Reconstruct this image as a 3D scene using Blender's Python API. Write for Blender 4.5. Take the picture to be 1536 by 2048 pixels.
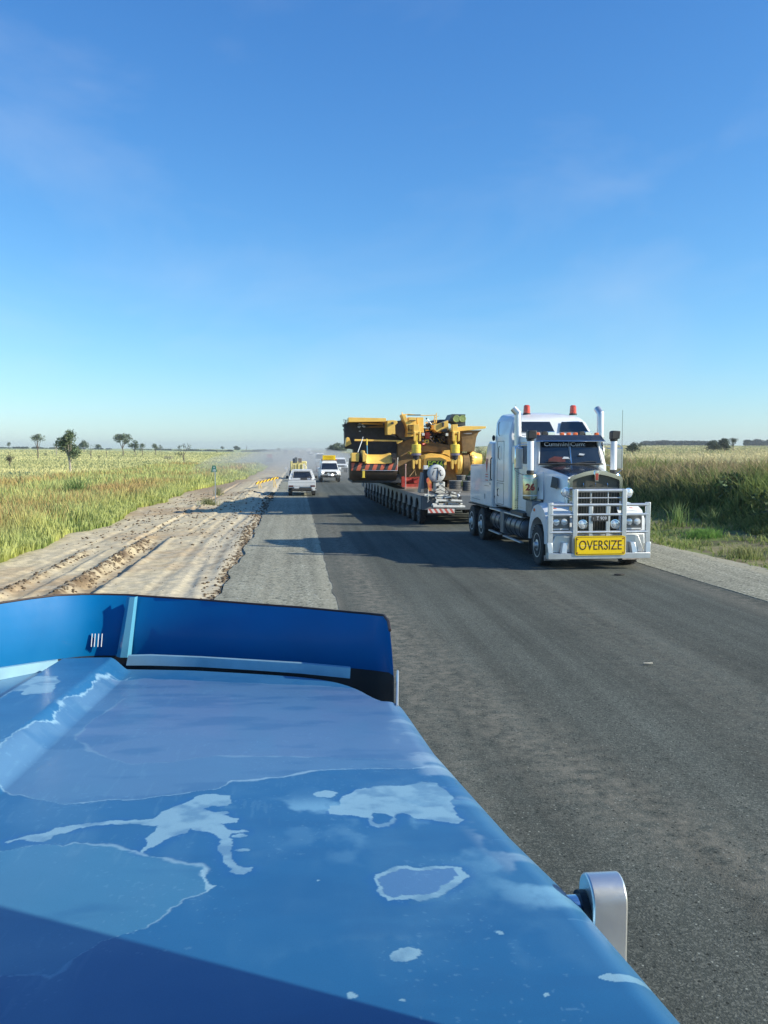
import bpy, bmesh, math, random
import numpy as np
from mathutils import Vector, Matrix, Euler

for o in list(bpy.data.objects):
    bpy.data.objects.remove(o)
SC = bpy.context.scene
COL = SC.collection
R = math.radians
rnd = random.Random(7)

# ------------------------------------------------------------------ camera
CAM_H = 3.0
F = 1760.0                       # focal length in pixels of the 2048 px high photograph
PSI = math.atan((768 - 600) / F)
PIT = math.atan((1024 - 898) * math.cos(PSI) / F)
cam_d = bpy.data.cameras.new('camera')
cam = bpy.data.objects.new('camera', cam_d)
COL.objects.link(cam)
cam.location = (0, 0, CAM_H)
cam.rotation_euler = (math.pi / 2 - PIT, 0, -PSI)
cam_d.sensor_fit = 'VERTICAL'
cam_d.sensor_height = 36.0
cam_d.lens = F / 2048 * 36.0
cam_d.clip_start = 0.05
cam_d.clip_end = 20000
SC.camera = cam

# ------------------------------------------------------------------ sky, sun, exposure
SUN = Vector((1.85, -0.60, 1.0)).normalized()      # towards the sun
SUN_EL = math.asin(SUN.z)
SUN_ROT = math.atan2(SUN.x, SUN.y)
w = bpy.data.worlds.new("World")
SC.world = w
w.use_nodes = True
nt = w.node_tree
bg = nt.nodes['Background']
sky = nt.nodes.new('ShaderNodeTexSky')
sky.sky_type = 'NISHITA'
sky.sun_disc = False
sky.sun_elevation = SUN_EL
sky.sun_rotation = SUN_ROT
sky.altitude = 0
sky.air_density = 1.0
sky.dust_density = 0.3
sky.ozone_density = 3.0
# the sky as this phone camera recorded it: a little deeper blue per channel than the model gives
EXPO = 0.45
KX = 0.12 * 2 ** 0.35
sp = nt.nodes.new('ShaderNodeSeparateColor'); nt.links.new(sky.outputs[0], sp.inputs[0])
cb = nt.nodes.new('ShaderNodeCombineColor')
for i_, (g_, a_) in enumerate(((1.29, .818), (1.05, 1.02), (.82, 1.195))):
    m1 = nt.nodes.new('ShaderNodeMath'); m1.operation = 'MULTIPLY'; nt.links.new(sp.outputs[i_], m1.inputs[0]); m1.inputs[1].default_value = KX
    m2 = nt.nodes.new('ShaderNodeMath'); m2.operation = 'POWER'; nt.links.new(m1.outputs[0], m2.inputs[0]); m2.inputs[1].default_value = g_
    m3 = nt.nodes.new('ShaderNodeMath'); m3.operation = 'MULTIPLY'; nt.links.new(m2.outputs[0], m3.inputs[0]); m3.inputs[1].default_value = a_ / 0.12 / 2 ** EXPO
    nt.links.new(m3.outputs[0], cb.inputs[i_])
# a few very faint high wisps of cloud
tcw = nt.nodes.new('ShaderNodeTexCoord'); mpw = nt.nodes.new('ShaderNodeMapping'); mpw.inputs['Scale'].default_value = (1.6, 1.0, 3.6); mpw.inputs['Rotation'].default_value = (0, R(-32), R(20))
nt.links.new(tcw.outputs['Generated'], mpw.inputs['Vector'])
nzw = nt.nodes.new('ShaderNodeTexNoise'); nzw.inputs['Scale'].default_value = 1.7; nzw.inputs['Detail'].default_value = 7; nzw.inputs['Roughness'].default_value = .55; nzw.inputs['Distortion'].default_value = .6
nt.links.new(mpw.outputs[0], nzw.inputs['Vector'])
rmw = nt.nodes.new('ShaderNodeMapRange'); rmw.inputs['From Min'].default_value = .50; rmw.inputs['From Max'].default_value = .78; rmw.inputs['To Max'].default_value = .16
nt.links.new(nzw.outputs['Fac'], rmw.inputs['Value'])
mxw = nt.nodes.new('ShaderNodeMix'); mxw.data_type = 'RGBA'; nt.links.new(rmw.outputs[0], mxw.inputs[0]); nt.links.new(cb.outputs[0], mxw.inputs[6]); mxw.inputs[7].default_value = (5.2, 5.6, 6.2, 1)
nt.links.new(mxw.outputs[2], bg.inputs[0])
bg.inputs[1].default_value = 0.12
sd = bpy.data.lights.new('sun', 'SUN')
sd.energy = 5.0
sd.angle = R(0.5)
sd.color = (1.0, 0.95, 0.77)
so = bpy.data.objects.new('sun', sd)
COL.objects.link(so)
so.rotation_euler = SUN.to_track_quat('Z', 'Y').to_euler()
SC.view_settings.view_transform = 'Standard'
SC.view_settings.look = 'None'
SC.view_settings.exposure = EXPO
SC.view_settings.gamma = 1
SC.cycles.volume_bounces = 0
SC.cycles.max_bounces = 6
SC.cycles.transparent_max_bounces = 12
SC.cycles.use_denoising = True

# ------------------------------------------------------------------ pixel helpers (measuring the photograph)
fwv = Vector((math.sin(PSI) * math.cos(PIT), math.cos(PSI) * math.cos(PIT), -math.sin(PIT)))
rtv = Vector((math.cos(PSI), -math.sin(PSI), 0))
upv = rtv.cross(fwv)
EYE = Vector((0, 0, CAM_H))
def ray(px, py):
    return fwv + rtv * ((px - 768) / F) + upv * ((1024 - py) / F)
def gz(px, py, z=0.0):
    r = ray(px, py)
    return EYE + r * ((z - CAM_H) / r.z)
def at(px, py, Y):
    r = ray(px, py)
    return EYE + r * (Y / r.y)

# ------------------------------------------------------------------ numpy noise
def vnoise(x, y, seed=0):
    xi = np.floor(x).astype(np.int64); yi = np.floor(y).astype(np.int64)
    fx = x - xi; fy = y - yi
    fx = fx * fx * (3 - 2 * fx); fy = fy * fy * (3 - 2 * fy)
    def h(a, b):
        n = (a * 374761393 + b * 668265263 + seed * 1442695041) & 0xffffffff
        n = ((n ^ (n >> 13)) * 1274126177) & 0xffffffff
        return ((n ^ (n >> 16)) & 0xffff) / 65535.0
    return (h(xi, yi) * (1 - fx) + h(xi + 1, yi) * fx) * (1 - fy) + (h(xi, yi + 1) * (1 - fx) + h(xi + 1, yi + 1) * fx) * fy
def fbm(x, y, sc=1.0, octv=4, seed=0):
    x = np.asarray(x, float) * sc; y = np.asarray(y, float) * sc
    s = 0; a = 0.5; t = 0
    for i in range(octv):
        s = s + a * vnoise(x, y, seed + i * 17); t += a
        x = x * 2.03 + 5.1; y = y * 2.03 + 1.7; a *= 0.5
    return s / t
def sstep(a, b, x):
    t = np.clip((x - a) / (b - a), 0, 1)
    return t * t * (3 - 2 * t)

# ------------------------------------------------------------------ materials
MATS = {}
def mat(name, col, rough=0.6, metal=0.0, var=0.12, scale=6.0, bump=0.0, bscale=40.0, coat=0.0, spec=0.5,
        dirt=None, dscale=1.5, damt=0.35, emit=None, trans=0.0, vcol=None, alpha=None, aniso=None):
    m = bpy.data.materials.new(name)
    m.use_nodes = True
    t = m.node_tree; N = t.nodes; L = t.links
    b = N['Principled BSDF']
    b.inputs['Roughness'].default_value = rough
    b.inputs['Metallic'].default_value = metal
    b.inputs['Specular IOR Level'].default_value = spec
    b.inputs['Coat Weight'].default_value = coat
    b.inputs['Coat Roughness'].default_value = 0.08
    tc = N.new('ShaderNodeTexCoord')
    n = N.new('ShaderNodeTexNoise'); n.inputs['Scale'].default_value = scale; n.inputs['Detail'].default_value = 5
    L.new(tc.outputs['Object'], n.inputs['Vector'])
    mr = N.new('ShaderNodeMapRange')
    mr.inputs['From Min'].default_value = 0.3; mr.inputs['From Max'].default_value = 0.7
    mr.inputs['To Min'].default_value = 1 - var; mr.inputs['To Max'].default_value = 1 + var
    L.new(n.outputs['Fac'], mr.inputs['Value'])
    mx = N.new('ShaderNodeVectorMath'); mx.operation = 'SCALE'
    if vcol:
        a = N.new('ShaderNodeAttribute'); a.attribute_name = vcol
        L.new(a.outputs['Color'], mx.inputs[0])
    else:
        mx.inputs[0].default_value = col[:3]
    L.new(mr.outputs[0], mx.inputs['Scale'])
    out = mx.outputs[0]
    if dirt:
        n2 = N.new('ShaderNodeTexNoise'); n2.inputs['Scale'].default_value = dscale; n2.inputs['Detail'].default_value = 8
        n2.inputs['Roughness'].default_value = 0.65
        L.new(tc.outputs['Object'], n2.inputs['Vector'])
        r2 = N.new('ShaderNodeMapRange'); r2.inputs['From Min'].default_value = 0.42; r2.inputs['From Max'].default_value = 0.72
        r2.inputs['To Min'].default_value = 0; r2.inputs['To Max'].default_value = damt
        L.new(n2.outputs['Fac'], r2.inputs['Value'])
        mm = N.new('ShaderNodeMix'); mm.data_type = 'RGBA'
        L.new(r2.outputs[0], mm.inputs[0]); L.new(out, mm.inputs[6]); mm.inputs[7].default_value = (*dirt, 1)
        out = mm.outputs[2]
        rr = N.new('ShaderNodeMapRange'); rr.inputs['From Max'].default_value = 1
        rr.inputs['To Min'].default_value = rough; rr.inputs['To Max'].default_value = min(1, rough + 0.5)
        L.new(r2.outputs[0], rr.inputs['Value']); L.new(rr.outputs[0], b.inputs['Roughness'])
    L.new(out, b.inputs['Base Color'])
    if bump:
        n3 = N.new('ShaderNodeTexNoise'); n3.inputs['Scale'].default_value = bscale; n3.inputs['Detail'].default_value = 4
        L.new(tc.outputs['Object'], n3.inputs['Vector'])
        bp = N.new('ShaderNodeBump'); bp.inputs['Strength'].default_value = bump; bp.inputs['Distance'].default_value = 0.02
        L.new(n3.outputs['Fac'], bp.inputs['Height']); L.new(bp.outputs[0], b.inputs['Normal'])
    if trans:
        tr = N.new('ShaderNodeBsdfTranslucent'); L.new(out, tr.inputs['Color'])
        ms = N.new('ShaderNodeMixShader'); ms.inputs[0].default_value = trans
        L.new(b.outputs[0], ms.inputs[1]); L.new(tr.outputs[0], ms.inputs[2])
        L.new(ms.outputs[0], N['Material Output'].inputs['Surface'])
    if emit:
        b.inputs['Emission Color'].default_value = (*emit[:3], 1); b.inputs['Emission Strength'].default_value = emit[3]
    if alpha is not None:
        b.inputs['Alpha'].default_value = alpha
    MATS[name] = m
    return m

# ------------------------------------------------------------------ mesh builder
class MB:
    def __init__(s):
        s.v = []; s.f = []; s.m = []; s.cur = 0
    def mi(s, i):
        s.cur = i; return s
    def add(s, vs, fs):
        n = len(s.v); s.v += [tuple(v) for v in vs]
        for f in fs:
            s.f.append(tuple(n + i for i in f)); s.m.append(s.cur)
        return s
    def box(s, x0, x1, y0, y1, z0, z1):
        vs = [(x, y, z) for z in (z0, z1) for y in (y0, y1) for x in (x0, x1)]
        return s.add(vs, [(0, 2, 3, 1), (4, 5, 7, 6), (0, 1, 5, 4), (2, 6, 7, 3), (0, 4, 6, 2), (1, 3, 7, 5)])
    def hexa(s, bot, top):            # two quads, 4 points each, same order
        return s.add(list(bot) + list(top), [(3, 2, 1, 0), (4, 5, 6, 7), (0, 1, 5, 4), (1, 2, 6, 5), (2, 3, 7, 6), (3, 0, 4, 7)])
    def prism(s, pts, axis, a, b, pts2=None):     # pts 2D outline extruded along axis
        def P(p, c):
            if axis == 'y': return (p[0], c, p[1])
            if axis == 'x': return (c, p[0], p[1])
            return (p[0], p[1], c)
        n = len(pts); q = pts2 or pts
        vs = [P(p, a) for p in pts] + [P(p, b) for p in q]
        fs = [tuple(range(n)), tuple(range(2 * n - 1, n - 1, -1))]
        fs += [(i, i + n, (i + 1) % n + n, (i + 1) % n) for i in range(n)]
        return s.add(vs, fs)
    def ring(s, c, ax, r, n, up=None):
        ax = Vector(ax).normalized()
        u = ax.orthogonal() if abs(ax.z) > 0.9 or up is None else ax.cross(Vector(up))
        if abs(ax.z) <= 0.99: u = ax.cross(Vector((0, 0, 1)))
        else: u = Vector((1, 0, 0))
        u.normalize(); v = ax.cross(u)
        return [Vector(c) + (u * math.cos(2 * math.pi * i / n) + v * math.sin(2 * math.pi * i / n)) * r for i in range(n)]
    def tube(s, pts, r, n=8, caps=True, r1=None):
        pts = [Vector(p) for p in pts]; k = len(pts); vs = []
        for i, p in enumerate(pts):
            d = (pts[min(i + 1, k - 1)] - pts[max(i - 1, 0)])
            if d.length < 1e-9: d = Vector((0, 0, 1))
            rr = r if r1 is None else r + (r1 - r) * i / max(1, k - 1)
            if isinstance(r, (list, tuple)): rr = r[i]
            vs += s.ring(p, d, rr, n)
        fs = []
        for i in range(k - 1):
            for j in range(n):
                a = i * n + j; b = i * n + (j + 1) % n
                fs.append((a, b, b + n, a + n))
        if caps:
            fs.append(tuple(range(n - 1, -1, -1))); fs.append(tuple(range((k - 1) * n, k * n)))
        return s.add(vs, fs)
    def lathe(s, prof, origin, ax, n=20):        # prof: (radius, along)
        ax = Vector(ax).normalized(); o = Vector(origin); vs = []; k = len(prof)
        for r, h in prof: vs += s.ring(o + ax * h, ax, max(r, 1e-4), n)
        fs = []
        for i in range(k - 1):
            for j in range(n):
                a = i * n + j; b = i * n + (j + 1) % n
                fs.append((a, b, b + n, a + n))
        fs.append(tuple(range(n - 1, -1, -1))); fs.append(tuple(range((k - 1) * n, k * n)))
        return s.add(vs, fs)
    def cyl(s, p0, p1, r, n=14):
        return s.tube([p0, p1], r, n)
    def ell(s, c, rx, ry, rz, n=12, k=7):
        vs = []
        for i in range(k + 1):
            a = math.pi * i / k
            for j in range(n):
                b = 2 * math.pi * j / n
                vs.append((c[0] + rx * math.sin(a) * math.cos(b), c[1] + ry * math.sin(a) * math.sin(b), c[2] + rz * math.cos(a)))
        fs = []
        for i in range(k):
            for j in range(n):
                fs.append((i * n + j, (i + 1) * n + j, (i + 1) * n + (j + 1) % n, i * n + (j + 1) % n))
        return s.add(vs, fs)
    def quad(s, a, b, c, d):
        return s.add([a, b, c, d], [(0, 1, 2, 3)])
    def build(s, name, mats, parent=None, sub=None, bevel=0.0, smooth=35, recalc=True):
        me = bpy.data.meshes.new(name)
        sv = Vector(sub) if sub is not None else Vector((0, 0, 0))
        me.from_pydata([Vector(v) - sv for v in s.v], [], s.f)
        if not isinstance(mats, (list, tuple)): mats = [mats]
        for m in mats: me.materials.append(m)
        me.polygons.foreach_set('material_index', s.m)
        if recalc:
            bm = bmesh.new(); bm.from_mesh(me)
            bmesh.ops.recalc_face_normals(bm, faces=bm.faces)
            bm.to_mesh(me); bm.free()
        o = bpy.data.objects.new(name, me)
        COL.objects.link(o)
        if parent is not None: o.parent = parent
        if bevel:
            b = o.modifiers.new('bevel', 'BEVEL'); b.width = bevel; b.segments = 2; b.limit_method = 'ANGLE'; b.angle_limit = R(40)
            b.harden_normals = False
        if smooth:
            me.polygons.foreach_set('use_smooth', [True] * len(me.polygons))
            me.set_sharp_from_angle(angle=R(smooth))
        else:
            me.polygons.foreach_set('use_smooth', [False] * len(me.polygons))
        return o

def tag(o, label=None, cat=None, group=None, kind=None):
    if label: o['label'] = label
    if cat: o['category'] = cat
    if group: o['group'] = group
    if kind: o['kind'] = kind
    return o
def empty(name, loc=(0, 0, 0), rz=0.0, **k):
    o = bpy.data.objects.new(name, None)
    COL.objects.link(o)
    o.location = loc; o.rotation_euler = (0, 0, rz)
    o.empty_display_size = 0.2
    return tag(o, **k)
def children(o):
    return [c for c in bpy.data.objects if c.parent == o]
def copy_tree(o, parent=None):
    c = o.copy(); COL.objects.link(c); c.parent = parent
    for ch in children(o): copy_tree(ch, c)
    return c
def text(name, s, size, m, parent, loc, rot, xs=1.0, ext=0.004, label=None, bold=0.0, sub=None):
    cu = bpy.data.curves.new(name, 'FONT')
    cu.body = s; cu.size = size; cu.extrude = ext; cu.offset = bold
    cu.align_x = 'CENTER'; cu.align_y = 'CENTER'; cu.resolution_u = 4
    tmp = bpy.data.objects.new('tmp', cu)
    COL.objects.link(tmp)
    dg = bpy.context.evaluated_depsgraph_get()
    me = bpy.data.meshes.new_from_object(tmp.evaluated_get(dg))
    bpy.data.objects.remove(tmp)
    bpy.data.curves.remove(cu)
    me.name = name
    me.materials.clear(); me.materials.append(m)
    M = Matrix.Translation(Vector(loc) - (Vector(sub) if sub is not None else Vector((0, 0, 0)))) @ Euler(rot).to_matrix().to_4x4() @ Matrix.Diagonal((xs, 1, 1, 1))
    me.transform(M)
    o = bpy.data.objects.new(name, me)
    COL.objects.link(o)
    if parent is not None: o.parent = parent
    if label: o['label'] = label
    return o
FRONT = (math.pi / 2, 0, 0)            # text read by someone looking along +Y
LEFT = (math.pi / 2, 0, -math.pi / 2)  # text on a face that looks towards -X

def fast_mesh(name, verts, quads=None, tris=None, cols=None, attr='Col', mats=(), smooth=False):
    me = bpy.data.meshes.new(name)
    nq = 0 if quads is None else len(quads); ntr = 0 if tris is None else len(tris)
    me.vertices.add(len(verts)); me.vertices.foreach_set('co', np.asarray(verts, np.float32).ravel())
    idx = []
    if nq: idx.append(np.asarray(quads, np.int32).ravel())
    if ntr: idx.append(np.asarray(tris, np.int32).ravel())
    idx = np.concatenate(idx)
    me.loops.add(len(idx)); me.loops.foreach_set('vertex_index', idx)
    me.polygons.add(nq + ntr)
    st = np.concatenate([np.arange(nq) * 4, nq * 4 + np.arange(ntr) * 3]).astype(np.int32)
    me.polygons.foreach_set('loop_start', st)
    me.update(calc_edges=True)
    if cols is not None:
        for an, c in (cols.items() if isinstance(cols, dict) else ((attr, cols),)):
            c = np.asarray(c, np.float32)
            if c.ndim == 1:
                a = me.attributes.new(an, 'FLOAT', 'POINT'); a.data.foreach_set('value', c)
            else:
                a = me.attributes.new(an, 'FLOAT_COLOR', 'POINT')
                c4 = np.ones((len(c), 4), np.float32); c4[:, :3] = c
                a.data.foreach_set('color', c4.ravel())
    me.polygons.foreach_set('use_smooth', np.full(nq + ntr, bool(smooth)))
    for m in mats: me.materials.append(m)
    o = bpy.data.objects.new(name, me)
    COL.objects.link(o)
    return o
def grid_quads(nx, ny):
    i = np.arange(nx - 1)[None, :] + np.arange(ny - 1)[:, None] * nx
    return np.stack([i, i + 1, i + nx + 1, i + nx], -1).reshape(-1, 4)
# ------------------------------------------------------------------ terrain
def terrain(x, y):
    x = np.asarray(x, float); y = np.asarray(y, float)
    yc = np.minimum(np.maximum(y, 1.0), 1250.0)
    z = -0.06 + 0 * x
    # dirt verge on the left: lumps, wheel ruts and a spoil ridge
    lm = 1 - sstep(-2.05, -1.72, x)
    wob = 0.35 * (fbm(y, x * 0, 0.12, 3, 5) - 0.5)
    near = 1 - sstep(70, 140, y)
    d = 0.03 - 0.09 * (1 - sstep(-7.5, -2, x))
    d = d + 0.10 * (fbm(x, y, 0.7, 4, 2) - 0.5) + 0.05 * (fbm(x, y, 4.0, 3, 9) - 0.5) * near
    def rut(c, wd, dep, ridge, y0, y1):
        u = x - (c + wob)
        k = sstep(y0 - 2, y0, y) * (1 - sstep(y1, y1 + 3, y))
        rough = 0.6 + 0.9 * fbm(x * 3, y, 1.5, 3, 31)
        return k * (-dep * np.exp(-(u / wd) ** 4) + ridge * rough * np.exp(-((u + wd * 1.45) / (wd * 0.5)) ** 2) + 0.4 * ridge * rough * np.exp(-((u - wd * 1.4) / (wd * 0.4)) ** 2))
    d = d + rut(-4.75, 0.30, 0.14, 0.085, 8, 29) + rut(-6.1, 0.22, 0.05, 0.045, 8, 26) + rut(-3.2, 0.16, 0.018, 0.008, 8, 60)
    d = d + rut(-2.55, 0.14, 0.015, 0.006, 8, 70) + rut(-5.4, 0.14, 0.04, 0.02, 30, 80) + rut(-3.9, 0.12, 0.02, 0.012, 34, 90)
    # a vehicle turned across here: curved tracks
    for c0, a0 in ((-2.2, .050), (-2.6, .050), (-6.9, -.028)):
        u = x - (c0 - a0 * (y - 22) + .0035 * (y - 22) ** 2 * (1 if a0 > 0 else -.3))
        d = d - .022 * np.exp(-(u / .13) ** 4) * sstep(14, 17, y) * (1 - sstep(38, 46, y)) * (.5 + fbm(x, y, 3, 2, 44))
    d = d + 0.035 * (fbm(x, y, 1.8, 4, 45) - .5) * near
    mound = 0.22 * np.exp(-(((x + 2.6) / 0.8) ** 2 + ((y - 51) / 2.6) ** 2)) + 0.18 * np.exp(-(((x + 3.4) / 0.7) ** 2 + ((y - 60) / 5) ** 2)) + 0.12 * np.exp(-(((x + 5.2) / 0.6) ** 2 + ((y - 48) / 1.2) ** 2))
    mound = mound * (0.6 + 0.8 * fbm(x, y, 2.2, 3, 77))
    z = z + lm * (d + mound + 0.04)
    z = z + 0.02 * np.exp(-((x + 1.75) / 0.3) ** 2)
    # far rise on the left
    z = z + 0.0032 * yc * sstep(0.03, 0.30, -x / yc) * sstep(60, 240, y)
    # right: table drain, then a bank, then a long rise
    z = z - 0.10 * np.exp(-((x - 13.2) / 1.2) ** 2)
    bank = 1.15 * sstep(16.4, 19.6, x + 1.2 * (fbm(y, x * 0, 0.08, 2, 3) - 0.5)) * (1 - sstep(400, 800, y))
    far = (0.4 + 0.0064 * yc) * sstep(0.05, 0.28, (x - 13) / yc) * sstep(50, 200, y)
    z = z + np.maximum(bank, far)
    und = (fbm(x, y, 0.011, 3, 41) - 0.5) * sstep(24, 120, np.abs(x - 2)) * (0.5 + 0.0022 * yc)
    return z + und
def tz(x, y): return float(terrain(np.array([x]), np.array([y]))[0])
def ground_hit(px, py, tmax=1200):
    r = ray(px, py); t = 10.0
    while t < tmax:
        p = EYE + r * t
        if p.z < tz(p.x, p.y): return p
        t *= 1.01
    return EYE + r * tmax

# ground sheet
def seg(a, b, n): return np.linspace(a, b, n, endpoint=False)
gx = np.concatenate([-np.geomspace(3000, 60, 44)[:-1], seg(-60, -24, 30), seg(-24, -9, 40), seg(-9, -1.3, 140), seg(-1.3, 11, 8), seg(11, 24, 60), seg(24, 60, 26), np.geomspace(60, 3000, 44)])
gy = np.concatenate([[-40, -20, -5, 5], np.geomspace(10, 62, 400)[:-1], np.geomspace(62, 3200, 210)])
GX, GY = np.meshgrid(gx, gy)
GZ = terrain(GX, GY)
def lerp(a, b, t): return a * (1 - t[..., None]) + b * t[..., None]
def C3(*c): return np.array(c, float)
n1 = fbm(GX, GY, 0.35, 4, 11); n2 = fbm(GX, GY, 2.2, 4, 12); n3 = fbm(GX * 0.25, GY, 0.05, 4, 13)
dirt = lerp(np.broadcast_to(C3(.56, .465, .305), GX.shape + (3,)), C3(.45, .335, .205), sstep(.42, .68, n1))
dirt = lerp(dirt, C3(.50, .43, .31), sstep(.5, .62, n2) * 0.5)
dirt = lerp(dirt, C3(.49, .43, .32), sstep(-3.9, -2.2, GX) * 0.8)
wobg = 0.35 * (fbm(GY, GX * 0, 0.12, 3, 5) - 0.5)
clod = sstep(.40, .62, fbm(GX, GY, 3.2, 4, 15))
for c, wd, a, y0, y1 in ((-5.12, .16, .95, 8, 29), (-4.66, .25, .35, 8, 29), (-6.38, .14, .6, 8, 26), (-1.80, .13, .75, 8, 60), (-2.3, .07, .5, 20, 60), (-3.2, .06, .35, 10, 50)):
    k = np.exp(-((GX - c - wobg) / wd) ** 2) * sstep(y0 - 1, y0, GY) * (1 - sstep(y1, y1 + 3, GY))
    dirt = lerp(dirt, C3(.12, .08, .05), k * a * (0.25 + 0.75 * clod))
dirt = lerp(dirt, C3(.27, .185, .125), (1 - sstep(-6.5, -4, GX)) * sstep(55, 75, GY) * 0.8)
straw = lerp(np.broadcast_to(C3(.54, .50, .25), GX.shape + (3,)), C3(.30, .33, .13), sstep(.40, .62, n3))
straw = lerp(straw, C3(.24, .27, .10), sstep(.5, .72, fbm(GX * 0.2, GY, 0.02, 4, 19)) * .8)
greenb = lerp(np.broadcast_to(C3(.17, .19, .07), GX.shape + (3,)), C3(.24, .19, .09), sstep(.4, .65, n1))
edgeL = -8.0 + 1.1 * (fbm(GY, GX * 0, 0.25, 3, 21) - 0.5) + 2.6 * sstep(60, 100, GY)
tL = 1 - sstep(edgeL - 0.7, edgeL + 0.3, GX)
col = lerp(dirt, greenb, tL)
col = lerp(col, straw, 1 - sstep(-26, -20, GX))
col = lerp(col, C3(.37, .41, .19), (1 - sstep(-22, -7, GX)) * sstep(90, 160, GY) * 0.75)
weed = lerp(np.broadcast_to(C3(.20, .18, .10), GX.shape + (3,)), C3(.13, .17, .05), sstep(.42, .6, n1))
weed = lerp(weed, C3(.10, .08, .06), sstep(.5, .66, n2) * .7)
col = lerp(col, weed, sstep(11.3, 11.9, GX + .6 * (n2 - .5)))
strawR = lerp(np.broadcast_to(C3(.50, .44, .23), GX.shape + (3,)), C3(.30, .30, .13), sstep(.4, .6, n3))
strawR = lerp(strawR, C3(.29, .31, .13), sstep(700, 1100, GY))
col = lerp(col, strawR, sstep(22, 30, GX))
m_ground = mat('ground_mat', (1, 1, 1), rough=0.95, var=.22, scale=5.0, bump=0.5, bscale=18, spec=.15, vcol='Col')
g = fast_mesh('ground', np.stack([GX, GY, GZ], -1).reshape(-1, 3), quads=grid_quads(len(gx), len(gy)), cols=col.reshape(-1, 3), mats=[m_ground], smooth=True)
tag(g, 'pale dirt verge, grass paddocks and low rises reaching to the horizon', kind='structure')

# ------------------------------------------------------------------ road sheets
def sheet(name, xl, xr, z, ys, nx, m, skirt=0.05, jl=0.1, jr=0.1, seed=1, attrs=None, rough_z=0.0):
    ys = np.asarray(ys)
    L = xl(ys) + jl * (fbm(ys, ys * 0, 1.3, 5, seed) - .5) * 2
    Rr = xr(ys) + jr * (fbm(ys, ys * 0 + 9, 1.3, 5, seed + 3) - .5) * 2
    t = np.linspace(0, 1, nx)
    X = L[:, None] * (1 - t) + Rr[:, None] * t
    Y = np.repeat(ys[:, None], nx, 1)
    Z = z + rough_z * (fbm(X, Y, 0.6, 3, seed + 5) - .5)
    # skirts: extra columns pushed down
    X = np.concatenate([L[:, None] - .005, X, Rr[:, None] + .005], 1); Y = np.concatenate([ys[:, None], Y, ys[:, None]], 1)
    Z = np.concatenate([Z[:, :1] - skirt, Z, Z[:, -1:] - skirt], 1)
    cols = {k: f(X, Y).ravel() for k, f in (attrs or {}).items()}
    return fast_mesh(name, np.stack([X, Y, Z], -1).reshape(-1, 3), quads=grid_quads(nx + 2, len(ys)), cols=cols or None, mats=[m], smooth=False)

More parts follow.
